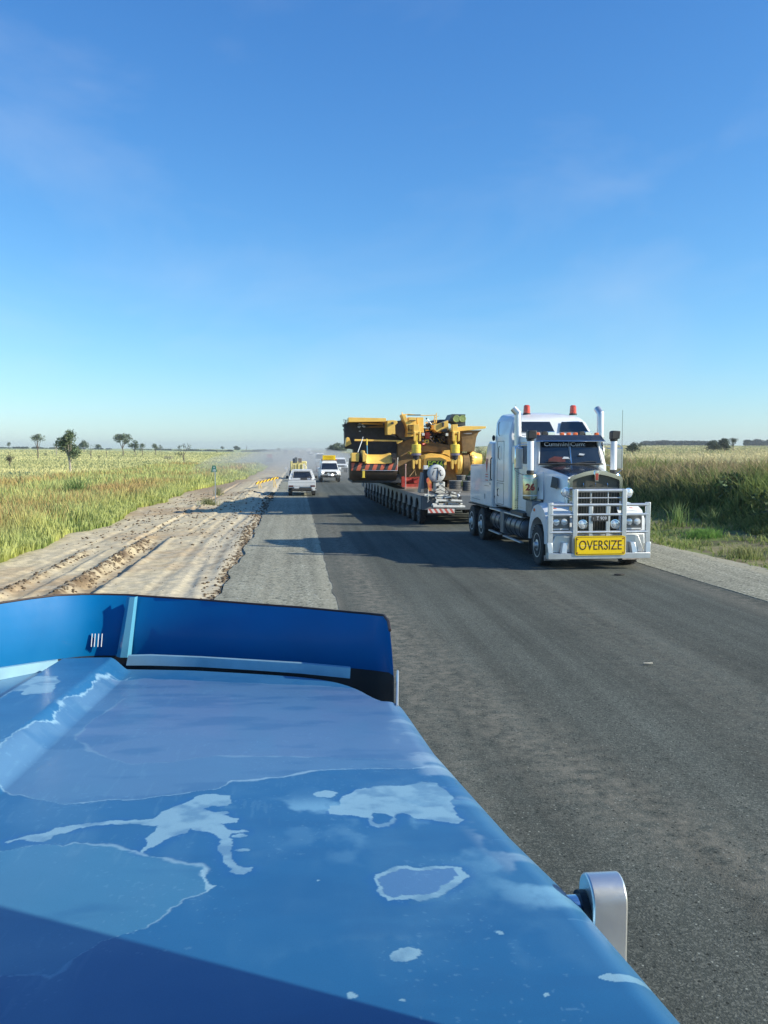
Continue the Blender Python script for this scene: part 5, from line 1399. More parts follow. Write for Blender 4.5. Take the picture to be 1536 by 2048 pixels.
for i in range(70):
    x, y = rr.uniform(380, 1080), rr.uniform(740, 1080)
    p = C(x, y, rr.uniform(33.6, 34.2)); a = rr.uniform(.02, .06)
    cream = rr.random() < .45; tgt = MB()
    if rr.random() < .5: tgt.box(p.x - a, p.x + a, p.y - .06, p.y + .06, p.z - a * .6, p.z + a * .6)
    else: tgt.tube([p, p + Vector((rr.uniform(-.2, .2), 0, rr.uniform(-.08, .08)))], a * .5, 6)
    tgt.build('valve_fitting' if cream else 'valve_block', m_cream if cream else m_trd, TR, smooth=0)
for pts, r in (([(530, 640), (600, 575), (700, 640), (800, 740), (900, 820), (1010, 840)], .016), ([(600, 600), (660, 640), (760, 700), (850, 790), (950, 820)], .014), ([(480, 740), (600, 700), (720, 760), (820, 820)], .014), ([(520, 900), (640, 940), (760, 900), (900, 930)], .016)):
    MB().tube([C(x, y, 33.7) for x, y in pts], r, 6).build('hose', m_black, TR)
k = MB(); p = C(1025, 850, 33.8); k.ell(p, .06, .06, .08); k.build('pipe_cap', m_whitet, TR)
m_stw = mat('stripe_white', (.78, .74, .70), rough=.5, var=.06, dirt=(.5, .4, .35), damt=.3); m_str = mat('stripe_red', (.60, .13, .10), rough=.5, var=.1)
def striped(name, p0, p1, h, th, n, sl, mats, parent):
    """horizontal board from p0 to p1 (bottom corners) with slanted stripes cut into the face as flush pieces"""
    p0, p1 = Vector(p0), Vector(p1); d = p1 - p0; u = Vector((0, 0, 1)); nrm = d.cross(u).normalized() * th
    if nrm.y > 0: nrm = -nrm
    k = MB(); L_ = 1.0
    e = [0.0]
    import itertools
    cuts = [i / n for i in range(-2, n + 3)]
    for i in range(len(cuts) - 1):
        a, b2 = cuts[i], cuts[i + 1]
        q = [(a, 0), (b2, 0), (b2 + sl, 1), (a + sl, 1)]
        # clip to 0..1 in the first coordinate
        def clip(poly, lo, s):
            out = []
            for j in range(len(poly)):
                A, B = poly[j], poly[(j + 1) % len(poly)]
                ia = s * (A[0] - lo) >= 0; ib = s * (B[0] - lo) >= 0
                if ia: out.append(A)
                if ia != ib:
                    t = (lo - A[0]) / (B[0] - A[0]); out.append((lo, A[1] + (B[1] - A[1]) * t))
            return out
        q = clip(clip(q, 0.0, 1), 1.0, -1)
        if len(q) < 3: continue
        pts = [p0 + d * s_ + u * (h * t_) for s_, t_ in q]; m_ = len(pts)
        k.mi(i % 2)
        k.add(pts + [p + nrm for p in pts], [tuple(range(m_)), tuple(range(2 * m_ - 1, m_ - 1, -1))] + [(j, (j + 1) % m_, m_ + (j + 1) % m_, m_ + j) for j in range(m_)])
    return k.build(name, mats, parent, smooth=0)
striped('striped_bar', C(305, 1250, 33.2), C(930, 1250, 33.2), .155, .04, 10, -.10, [m_stw, m_str], TR)
MB().box(C(305, 1200, 33.3).x, C(940, 1200, 33.3).x, -1.0, -.9, .50, .72).build('bar_mount', m_trd, TR)
# power pack on the front of the trailer
k = MB(); a, b2 = C(485, 520, 33.9), C(705, 780, 33.9)
PP = k.box(a.x, b2.x, a.y, a.y + .5, b2.z, a.z).build('power_pack', m_cream, TR, bevel=.015)
k = MB(); p = C(535, 640, 33.9)
k.cyl(p + Vector((0, -.02, 0)), p + Vector((0, .01, 0)), .05, 14); k.build('port', m_black, PP)
k = MB()
for zz in (515, 530, 545):
    q = C(635, zz, 33.9); k.box(q.x - .06, q.x + .06, q.y - .01, q.y + .002, q.z - .006, q.z + .006)
k.build('louvre', m_black, PP, smooth=0)
p = C(515, 322, 33.8)
k = MB().lathe([(.05, -.01), (.20, .0), (.30, .02), (.335, .045), (.345, .07), (.345, .34), (.30, .38)], p, (0, 1, 0), 30)
DT = k.build('round_tank', mat('tank_offwhite', (.56, .57, .58), rough=.5, var=.08, dirt=(.4, .38, .34), damt=.4), TR, smooth=50)
MB().lathe([(.348, .08), (.36, .10), (.36, .14), (.348, .16)], p, (0, 1, 0), 30).build('tank_band', mat('band_grey', (.25, .3, .36), rough=.4, metal=.4), DT)
k = MB()
def tk(pts, r=.010):
    r = r * 1.2; k.tube([C(x, y, 33.8) + Vector((0, -.02 + .05 * ((x - 515) ** 2 + (y - 322) ** 2) / 42000., 0)) for x, y in pts], r, 6)
tk([(450, 200), (500, 190), (540, 185), (545, 250), (545, 330), (540, 400), (535, 470)], .016)
tk([(455, 250), (430, 300), (415, 360)], .010); tk([(575, 255), (600, 310), (625, 370)], .010); tk([(590, 240), (620, 250)], .008); tk([(640, 365), (670, 350)], .009)
k.build('tank_marks', m_ink, DT)
a, b2 = C(135, 300, 34.0), C(215, 780, 34.0)
MB().hexa([(a.x - .03, a.y, b2.z), (b2.x, a.y, b2.z), (b2.x, a.y + .6, b2.z), (a.x - .03, a.y + .6, b2.z)], [(a.x + .07, a.y, a.z), (b2.x, a.y, a.z), (b2.x, a.y + .5, a.z), (a.x + .07, a.y + .5, a.z)]).build('tall_cabinet', m_tr, TR, bevel=.02)
a, b2 = C(215, 130, 33.9), C(310, 225, 33.9)
MB().box(a.x, b2.x, a.y, a.y + .25, b2.z, a.z).build('white_box', m_white, TR, bevel=.01)
a, b2 = C(215, 230, 34.0), C(300, 780, 34.0); MB().box(a.x, b2.x, a.y, a.y + .3, b2.z, a.z).build('box_post', m_trd, TR)
m_ry = mat('orange_flag', (.60, .10, .06), rough=.7, var=.3, dirt=(.75, .50, .05), damt=1.0, dscale=3)
MB().prism([(C(x, y, 33.6).x, C(x, y, 33.6).z) for x, y in [(275, 440), (320, 410), (390, 520), (395, 740), (320, 740), (300, 560), (275, 520)]], 'y', C(300, 500, 33.6).y, C(300, 500, 33.6).y + .05).build('warning_panel', m_ry, TR, smooth=0)
MB().tube([C(312, 700, 33.4), C(312, 940, 33.4), C(285, 1000, 33.4), C(340, 950, 33.4)], .012, 6).build('chain_hook', m_cream, TR)
# stacked dark drums on the deck
m_drum = mat('drum_dark', (.055, .058, .062), rough=.6, var=.3, dirt=(.16, .14, .12), damt=.5)
G5 = 'dark ribbed drums stacked on the trailer deck'
i = 0
for (x0, x1, y0, y1, lb) in ((1000, 1225, 365, 485, 'upper dark ribbed drum of the left stack, behind the round white tank'), (830, 1130, 490, 690, 'lower wide dark ribbed drum at the left of the stacks on the trailer'),
                             (1235, 1380, 380, 560, 'upper dark ribbed drum of the stack nearest the white truck'), (1140, 1380, 500, 735, 'lower dark ribbed drum nearest the white truck')):
    Yd = 37.2 + (i in (0, 2)) * .35
    a, b2 = at(*zc(x0, y0), Yd), at(*zc(x1, y1), Yd); r = (b2.x - a.x) / 2; h = a.z - b2.z; cx = (a.x + b2.x) / 2
    base = Vector((cx, Yd + r, b2.z if b2.z > 1.2 else 1.165)); h = a.z - base.z
    pr = [(r * .9, 0)]
    for j in range(5):
        u = j / 5 * h; pr += [(r * .96, u + .01), (r, u + .02), (r, u + h / 5 - .03), (r * .96, u + h / 5 - .015)]
    pr.append((r * .9, h))
    d = empty('drum', base, label=lb, cat='drum', group=G5)
    MB().lathe(pr, (0, 0, 0), (0, 0, 1), 24).build('drum_body', m_drum, d)
    MB().lathe([(r * 1.01, h * .93), (r * 1.02, h * .95), (r * 1.02, h), (r * .9, h + .004)], (0, 0, 0), (0, 0, 1), 24).build('drum_rim', mat('drum_rim%d' % i, (.34, .34, .33), rough=.45, metal=.4), d)
    i += 1

# ------------------------------------------------------------------ the load: mining truck chassis
LO = Vector((4.9, 40.0, 1.18))
LD = empty('mining_machine', LO, label='huge yellow mining truck chassis without wheels, carried on the platform trailer', cat='mining machine')
m_cy = mat('machine_yellow', (.93, .57, .115), rough=.45, coat=.2, var=.10, scale=1.2, dirt=(.50, .29, .07), damt=.45, dscale=1.8)
m_cyl = mat('cylinder_yellow', (.84, .60, .07), rough=.35, coat=.3, var=.08, dirt=(.4, .28, .08), damt=.35)
m_cb = mat('machine_brown', (.27, .165, .065), rough=.7, var=.25, dirt=(.10, .07, .045), damt=.6, dscale=1.4)
m_cd = mat('machine_dark', (.040, .042, .048), rough=.6, var=.3, dirt=(.09, .075, .06), damt=.5, dscale=1.2)
m_hz = mat('hazard_orange', (.62, .14, .07), rough=.5, var=.15, dirt=(.35, .12, .07), damt=.4)
m_gg = mat('number_yellow_green', (.66, .78, .05), rough=.5, var=.05)
m_gr = mat('air_filter_green', (.26, .34, .12), rough=.6, var=.15)
def LP(pts, Y): return [((lambda p: (p.x, p.z))(at(*z2(x, y), Y))) for x, y in pts]
def slab(name, pts, Y0, Y1, m, parent=None, bevel=.01, smooth=0):
    return MB().prism(LP(pts, Y0), 'y', Y0, Y1).build(name, m, parent or LD, sub=LO, bevel=bevel, smooth=smooth)
def lz(x, y, Y): return at(*z2(x, y), Y)
slab('rear_frame', [(560, 260), (700, 260), (1200, 400), (1200, 735), (600, 790), (560, 770)], 43.0, 53.0, m_cb)
slab('hull', [(85, 165), (460, 165), (475, 290), (610, 330), (690, 420), (600, 560), (575, 770), (150, 765), (135, 440), (50, 430), (45, 200)], 41.6, 42.6, m_cd)
slab('hull_rear', [(330, 180), (600, 200), (600, 760), (330, 760)], 42.6, 49.0, m_cd)
slab('upper_beam', [(85, 122), (455, 130), (460, 165), (85, 168)], 40.4, 41.6, m_cy)
slab('inner_beam', [(215, 178), (430, 185), (425, 193), (215, 190)], 41.3, 41.7, m_cy)
slab('inner_wedge', [(240, 222), (330, 208), (425, 196), (440, 222), (330, 224)], 41.3, 41.7, m_cb)
slab('side_panel', [(545, 160), (615, 150), (690, 310), (690, 380), (600, 330), (548, 280)], 41.2, 42.2, mat('panel_greybrown', (.16, .14, .12), rough=.6, var=.2))
slab('control_box', [(470, 152), (520, 150), (565, 155), (570, 180), (545, 200), (548, 290), (520, 285), (500, 297), (470, 295)], 40.0, 41.3, m_cy)
slab('box_hook', [(508, 170), (530, 165), (535, 188), (512, 190)], 39.9, 40.0, m_cd)
# tower of steps and panels
TW = slab('step_tower', [(680, 120), (755, 122), (760, 210), (735, 310), (665, 315), (672, 250)], 40.2, 41.6, m_cy)
for (x0, x1, y) in ((690, 752, 150), (676, 745, 198), (672, 730, 245), (665, 720, 280)):
    slab('tread', [(x0, y), (x1, y), (x1, y + 6), (x0, y + 6)], 40.1, 40.2, m_cd, TW)
slab('tower_panel', [(762, 122), (828, 122), (830, 275), (805, 270), (770, 235)], 40.3, 41.5, m_cy)
slab('leaning_plate', [(612, 95), (650, 98), (668, 150), (692, 240), (678, 262), (655, 190), (632, 150)], 40.2, 41.2, m_cy)
slab('plate_edge', [(608, 92), (616, 95), (636, 155), (660, 200), (690, 320), (676, 320), (640, 230), (610, 160)], 41.2, 41.6, m_cd)
k = MB()
for pts in ([(612, 95), (680, 92), (830, 104), (958, 100)], [(955, 100), (955, 160), (948, 190)], [(615, 95), (615, 72)], [(955, 100), (955, 78)], [(938, 102), (938, 180)]):
    k.tube([lz(x, y, 40.8) for x, y in pts], .022, 6)
k.build('handrail', m_cy, LD, sub=LO)
MB().box(*[v for v in (lz(670, 96, 40.7).x, lz(800, 96, 40.7).x, 40.7, 40.8, lz(670, 104, 40.7).z, lz(670, 94, 40.7).z)]).build('rail_cover', m_cd, LD, sub=LO)
MB().ell(lz(857, 135, 40.9), .035, .035, .045, 8, 5).build('rail_lamp', m_black, LD, sub=LO)
# exposed engine bay
rr = random.Random(21)
mm_ = {'red': MB(), 'dark': MB(), 'yel': MB(), 'alu': MB()}
for i in range(150):
    x, y = rr.uniform(800, 1060), rr.uniform(165, 400)
    if x > 940 and 170 < y < 250: continue
    Y = rr.uniform(41.0, 42.4); p = lz(x, y, Y); a = rr.uniform(.03, .13)
    key = rr.choice(['dark', 'dark', 'dark', 'yel', 'yel', 'alu', 'red'] if x < 960 else ['dark', 'dark', 'dark', 'yel'])
    kk = mm_[key]
    q = rr.random()
    if q < .35: kk.box(p.x - a, p.x + a, p.y - .1, p.y + .1, p.z - a * .6, p.z + a * .6)
    elif q < .7: kk.tube([p, p + Vector((rr.uniform(-.35, .35), rr.uniform(-.1, .1), rr.uniform(-.3, .3))), p + Vector((rr.uniform(-.5, .5), 0, rr.uniform(-.4, .4)))], a * .3, 6)
    else: kk.cyl(p, p + Vector((rr.uniform(-.2, .2), -.1, rr.uniform(-.2, .2))), a * .6, 10)
for kx, nm, m_ in (('red', 'red_engine_parts', m_red), ('dark', 'engine_block', m_cd), ('yel', 'engine_brackets', m_cy), ('alu', 'engine_pipes', m_alu)):
    mm_[kx].build(nm, m_, LD, sub=LO, smooth=30)
slab('radiator', [(800, 230), (1110, 250), (1110, 410), (980, 400), (800, 400)], 42.4, 43.0, m_cd)
slab('red_tank', [(848, 275), (890, 270), (892, 335), (850, 330)], 40.6, 41.0, m_red)
for (cx, cy) in ((825, 290), (1060, 293)):
    slab('work_lamp', [(cx - 13, cy - 14), (cx + 13, cy - 14), (cx + 13, cy + 14), (cx - 13, cy + 14)], 40.3, 40.5, m_lens)
slab('bonnet_panel', [(930, 195), (1000, 180), (1070, 150), (1078, 250), (1010, 252), (965, 270), (930, 240)], 40.2, 41.4, m_cy)
slab('panel_hook', [(1015, 170), (1035, 175), (1030, 215), (1018, 215)], 40.1, 40.2, m_cd)
slab('panel_step', [(1010, 240), (1062, 235), (1064, 265), (1012, 265)], 40.0, 40.5, m_cd)
slab('lamp_frame', [(838, 345), (880, 342), (884, 378), (840, 380)], 40.4, 40.6, m_cyl); slab('lamp_hole', [(850, 355), (870, 353), (871, 368), (852, 370)], 40.38, 40.4, m_cd)
k = MB(); k.tube([lz(x, y, 41.6) for x, y in ((860, 210), (890, 180), (930, 170), (1000, 165), (1060, 165), (1100, 150))], .10, 8); k.build('engine_duct', m_cd, LD, sub=LO)
# air cleaner box
AB = slab('air_box', [(1110, 90), (1243, 92), (1243, 205), (1180, 205), (1110, 160), (1075, 165)], 40.6, 42.0, mat('air_box_dark', (.05, .06, .07), rough=.5, var=.2))
for cx in (1152, 1213):
    p = lz(cx, 136, 40.6); MB().lathe([(.165, .0), (.165, .04), (.14, .06), (.12, .045), (.04, .05), (.001, .05)], p, (0, -1, 0), 22).build('air_filter', m_gr, AB, sub=LO)
# right hand platform and bracket
slab('right_platform', [(1160, 222), (1235, 208), (1447, 211), (1445, 232), (1330, 246), (1160, 262)], 40.2, 44.0, m_cy)
k = MB(); P2_ = [(1190, 252), (1405, 250), (1372, 275), (1352, 320), (1340, 400), (1330, 462), (1215, 462), (1205, 330)]
slab('platform_bracket', P2_, 40.4, 43.6, m_cb)
slab('bracket_slot', [(1215, 284), (1260, 277), (1306, 276), (1306, 286), (1262, 288)], 40.36, 40.4, m_stw)
slab('inner_bracket', [(1060, 262), (1200, 262), (1210, 470), (1190, 560), (1080, 500), (1070, 380)], 41.2, 43.0, m_cb)
# centre body
slab('front_frame', [(580, 380), (720, 330), (1190, 420), (1225, 560), (1225, 735), (1050, 745), (600, 745), (570, 600)], 41.0, 43.4, m_cb)
slab('cross_beam', [(800, 505), (860, 490), (900, 478), (1010, 490), (1090, 520), (1100, 560), (1056, 560), (1040, 640), (810, 640)], 40.3, 41.2, m_cy)
slab('arched_beam', [(800, 408), (850, 402), (1080, 420), (1090, 505), (1040, 492), (1000, 470), (870, 462), (800, 470)], 40.8, 41.4, m_cb)
slab('tow_bracket', [(1030, 452), (1088, 445), (1092, 515), (1050, 490), (1010, 485)], 40.4, 40.8, m_cy)
slab('tow_bracket', [(680, 462), (708, 470), (705, 490), (690, 488)], 40.0, 40.6, m_cyl)
NPm = slab('number_panel', [(830, 540), (880, 522), (1000, 520), (1056, 545), (1054, 635), (830, 635)], 40.0, 40.3, m_cy)
slab('number_back', [(862, 552), (1030, 552), (1030, 622), (862, 622)], 39.97, 40.0, m_black, NPm)
p = lz(946, 589, 39.95)
text('number_lettering', 'EC66', .375, m_gg, NPm, p, FRONT, .86, .004, bold=.008, sub=LO)
# front suspension struts
for s, dx in (('l', 0), ('r', 385)):
    st = MB(); Y = 39.7
    def q(x, y): return lz(x + dx, y, Y)
    c = q(756, 430); 
    top_, bot_ = q(756, 388).z, q(756, 478).z
    ST = st.lathe([(.20, bot_), (.215, bot_ + .02), (.215, bot_ + .16), (.205, bot_ + .17), (.205, bot_ + .19), (.215, bot_ + .2), (.215, top_ - .03), (.18, top_)], (c.x, Y, 0), (0, 0, 1), 24).build('strut', m_cyl, LD, sub=LO)
    MB().lathe([(.215, q(756, 500).z), (.222, q(756, 490).z), (.222, q(756, 480).z)], (c.x, Y, 0), (0, 0, 1), 24).build('strut_ring', mat('seal_violet' + s, (.28, .24, .33), rough=.3, metal=.4), ST, sub=LO)
    MB().lathe([(.07, q(756, 395).z), (.085, q(756, 310).z), (.09, q(756, 300).z)], (c.x, Y, 0), (0, 0, 1), 16).build('strut_rod', m_cyl, ST, sub=LO)
    MB().lathe([(.05, q(756, 560).z), (.14, q(756, 525).z), (.15, q(756, 500).z)], (c.x, Y, 0), (0, 0, 1), 16).build('strut_foot', m_cd, ST, sub=LO)
    k = MB()
    for xa in (738, 790):
        k.prism([(q(xa - 8, 260).x, q(xa, 262).z), (q(xa + 8, 260).x, q(xa, 262).z), (q(xa + 9, 350).x, q(xa, 350).z), (q(xa, 360).x, q(xa, 362).z), (q(xa - 9, 350).x, q(xa, 350).z)], 'y', Y - .10, Y + .12)
    k.cyl((q(728, 275).x, Y, q(756, 275).z), (q(800, 275).x, Y, q(756, 275).z), .085, 14)
    k.prism([(q(732, 190).x, q(0, 190).z), (q(780, 190).x, q(0, 190).z), (q(790, 262).x, q(0, 262).z), (q(728, 262).x, q(0, 262).z)], 'y', Y + .0, Y + .45)
    k.build('upper_clevis', m_cy, ST, sub=LO, bevel=.01)
    k = MB()
    for xa, w_ in ((728, 11), (757, 15), (787, 11)):
        k.prism([(q(xa - w_, 535).x, q(xa, 535).z), (q(xa + w_, 535).x, q(xa, 535).z), (q(xa + w_ - 1, 630).x, q(xa, 625).z), (q(xa, 640).x, q(xa, 640 if xa != 757 else 590).z), (q(xa - w_ + 1, 630).x, q(xa, 625).z)] if xa != 757 else [(q(742, 535).x, q(0, 535).z), (q(772, 535).x, q(0, 535).z), (q(768, 580).x, q(0, 580).z), (q(757, 592).x, q(0, 592).z), (q(746, 580).x, q(0, 580).z)], 'y', Y - .08, Y + .14)
    k.build('lower_clevis', m_cy, ST, sub=LO, bevel=.01)
# right final drive: yellow flange, brown drum, finned yellow nose
def xdrum(name, prof, cx, cy, Y, m, parent=None, n=36, rad=None):
    """prof in zoom units: (x, radius in zoom units)"""
    c = lz(cx, cy, Y); sc = (lz(1, 0, Y) - lz(0, 0, Y)).x
    x0 = lz(prof[0][0], cy, Y).x
    return MB().lathe([(r_ * sc, (x_ - prof[0][0]) * sc) for x_, r_ in prof], (x0, Y + (rad or max(p_[1] for p_ in prof)) * sc, c.z), (1, 0, 0), n).build(name, m, parent or LD, sub=LO, smooth=30)
xdrum('brake_disc', [(1168, 60), (1172, 104), (1196, 112), (1222, 104), (1226, 80)], 1190, 582, 40.3, m_cy)
RD = xdrum('final_drive', [(1224, 100), (1228, 110), (1290, 112), (1294, 100)], 1260, 585, 40.3, m_cb)
xdrum('drive_nose', [(1294, 112), (1312, 110), (1330, 96), (1370, 72), (1425, 60), (1430, 20)], 1300, 545, 40.5, m_cy, rad=112)
k = MB()
for i in range(7):
    a = lz(1303, 500 + i * 16, 40.45); k.box(a.x, a.x + .12, 40.40, 40.52, a.z - .012, a.z + .014)
k.build('drive_fins', m_cd, RD, sub=LO, smooth=0)
# left final drive with hazard striped guard
FD = xdrum('wheel_hub', [(95, 60), (100, 105), (118, 116), (150, 122), (215, 124), (240, 126), (520, 126), (575, 122), (580, 90)], 330, 634, 39.4, mat('hub_brown', (.085, .055, .035), rough=.6, var=.3, dirt=(.05, .04, .03), damt=.5), rad=148)
slab('hub_block', [(112, 478), (135, 474), (192, 476), (186, 562), (112, 560)], 39.3, 40.3, m_cy, FD, bevel=.02)
slab('hub_arm', [(220, 450), (245, 452), (252, 485), (270, 492), (262, 560), (225, 565)], 39.2, 40.2, m_cy, FD, bevel=.02)
k = MB()
for i in range(8):
    for x0, x1 in ((178, 190), (200, 214), (518, 560)):
        y = 482 + i * 11; a, b2 = lz(x0, y, 39.35), lz(x1, y + 5, 39.35); k.box(a.x, b2.x, 39.33, 39.7, b2.z, a.z)
k.build('hub_fins', m_cd, FD, sub=LO, smooth=0)
# hazard band: curved sheet over the hub, striped
c = lz(330, 622, 39.4); sc = (lz(1, 0, 39.4) - lz(0, 0, 39.4)).x; Rr = 136 * sc; cyy = 39.4 + 148 * sc
xa, xb = lz(112, 0, 39.4).x, lz(575, 0, 39.4).x
k = MB(); nc = 12; W1 = (xb - xa) / nc
def pt(u, a_):
    x_ = min(xb, max(xa, xa + u * W1 + (a_ - 158) / 34 * -.13)); return (x_, cyy + Rr * math.cos(R(a_)), c.z + Rr * math.sin(R(a_)))
for i in range(-1, nc + 2):
    k.mi(i % 2)
    for j in range(5):
        a0, a1 = 158 + j * 6.8, 158 + (j + 1) * 6.8
        q4 = [pt(i, a0), pt(i + 1, a0), pt(i + 1, a1), pt(i, a1)]
        if abs(q4[0][0] - q4[1][0]) + abs(q4[2][0] - q4[3][0]) > .01: k.add(q4, [(0, 1, 2, 3)])
k.build('hazard_band', [m_hz, m_cd], FD, sub=LO, smooth=0, recalc=False)
k = MB(); vs_ = []
prof_ = [(246, 150), (262, 156), (280, 146), (310, 142), (430, 142), (470, 150), (500, 160), (516, 158)]
for x_, r_ in prof_:
    for j in range(9):
        a_ = R(62 + j * 12.5); vs_.append((lz(x_, 0, 39.4).x, cyy + r_ * sc * 1.03 * math.cos(a_), c.z + r_ * sc * .93 * math.sin(a_)))
k.add(vs_, [(i * 9 + j, i * 9 + j + 1, (i + 1) * 9 + j + 1, (i + 1) * 9 + j) for i in range(len(prof_) - 1) for j in range(8)])
k.build('hub_barrel', m_cy, FD, sub=LO, smooth=40)
slab('hub_strap', [(222, 640), (246, 640), (246, 715), (252, 722), (215, 722), (222, 712)], 39.2, 39.3, m_cyl, FD)
MB().tube([lz(215, 648, 39.2), lz(570, 650, 39.2), lz(572, 520, 39.3)], .014, 6).build('band_rail', m_alu, FD, sub=LO)
slab('hub_base', [(150, 700), (600, 690), (600, 770), (160, 765)], 39.9, 41.5, m_cd)
# crossbar, struts and small shapes over the dark hull
CBm = slab('cross_bar', [(145, 338), (560, 348), (622, 352), (618, 362), (570, 386), (562, 362), (145, 357)], 40.2, 40.5, m_cy)
MB().tube([lz(228, 315, 40.0), lz(222, 340, 40.0), lz(176, 470, 39.6)], .018, 8).build('white_strap', m_whitet, CBm, sub=LO)
slab('side_wedge', [(62, 330), (70, 318), (90, 322), (115, 385), (60, 412), (55, 400)], 40.8, 41.6, m_cy)
p0, p1, p2 = lz(265, 338, 40.0), lz(267, 400, 39.8), lz(271, 488, 39.5)
MB().tube([p0, p1], .03, 8).build('yellow_tube', m_cyl, CBm, sub=LO); MB().tube([p1, p2], .022, 8).build('blue_tube', mat('blue_tube', (.10, .28, .42), rough=.5), CBm, sub=LO)
k = MB(); rr = random.Random(4)
for i in range(16):
    p = lz(rr.uniform(35, 80), rr.uniform(160, 290), 41.8); k.tube([p, p + Vector((rr.uniform(-.12, .2), 0, rr.uniform(-.15, .15))), p + Vector((rr.uniform(-.15, .25), 0, rr.uniform(-.3, .2)))], .018, 5)
k.build('loose_cables', m_cd, LD, sub=LO)
k = MB()
for i in range(14):
    p = lz(rr.uniform(180, 240), rr.uniform(180, 260), 41.4); k.box(p.x - .03, p.x + .05, 41.35, 41.5, p.z - .02, p.z + .02)
k.build('hull_fittings', m_alu, LD, sub=LO, smooth=0)
slab('deck_packing', [(120, 745), (620, 745), (620, 775), (120, 770)], 40.0, 43.5, m_trd)
# supports under the machine
k = MB()
for x in (680, 900, 1120): k.box(lz(x, 700, 42).x - .25, lz(x, 700, 42).x + .25, 42.2, 44.8, 1.165, 1.9)
k.build('packing_blocks', mat('timber', (.20, .13, .08), rough=.9, var=.3), LD, sub=LO, smooth=0)
# red winch standing on the deck
q0 = at(*z2(705, 820), 38.6)
WN = empty('winch', (q0.x, 38.6, 1.165), label='red winch frame standing on the front of the trailer deck', cat='winch'); W0 = Vector((q0.x, 38.6, 1.165))
def wslab(name, pts, Y0, Y1, m): return MB().prism(LP(pts, Y0), 'y', Y0, Y1).build(name, m, WN, sub=W0, smooth=0)
wslab('winch_frame', [(612, 712), (640, 708), (640, 720), (798, 712), (798, 722), (650, 730), (650, 785), (800, 780), (800, 812), (640, 812), (612, 812)], 38.3, 38.5, m_red)
k = MB(); c = at(*z2(690, 752), 38.5); k.lathe([(.14, -.1), (.14, -.07), (.10, -.06), (.10, .5), (.14, .51), (.14, .54)], (c.x - .1, 38.75, c.z), (1, 0, 0), 18); k.build('winch_drum', m_red, WN, sub=W0)
wslab('winch_motor', [(730, 730), (795, 735), (795, 778), (735, 775)], 38.4, 38.8, m_red)
wslab('winch_skid', [(640, 812), (800, 812), (800, 828), (640, 828)], 38.2, 39.0, mat('skid', (.45, .22, .16), rough=.7, var=.2))
MB().tube([at(*z2(650, 835), 38.1), at(*z2(650, 598), 38.1)], .022, 8).ell(at(*z2(650, 592), 38.1), .04, .04, .04).build('winch_pole', mat('pole_pink', (.5, .3, .26), rough=.6), WN, sub=W0)
MB().tube([at(*z2(688, 708), 38.6), at(*z2(745, 640), 38.8), at(*z2(752, 700), 38.6)], .02, 6).build('winch_chain', m_cb, WN, sub=W0)
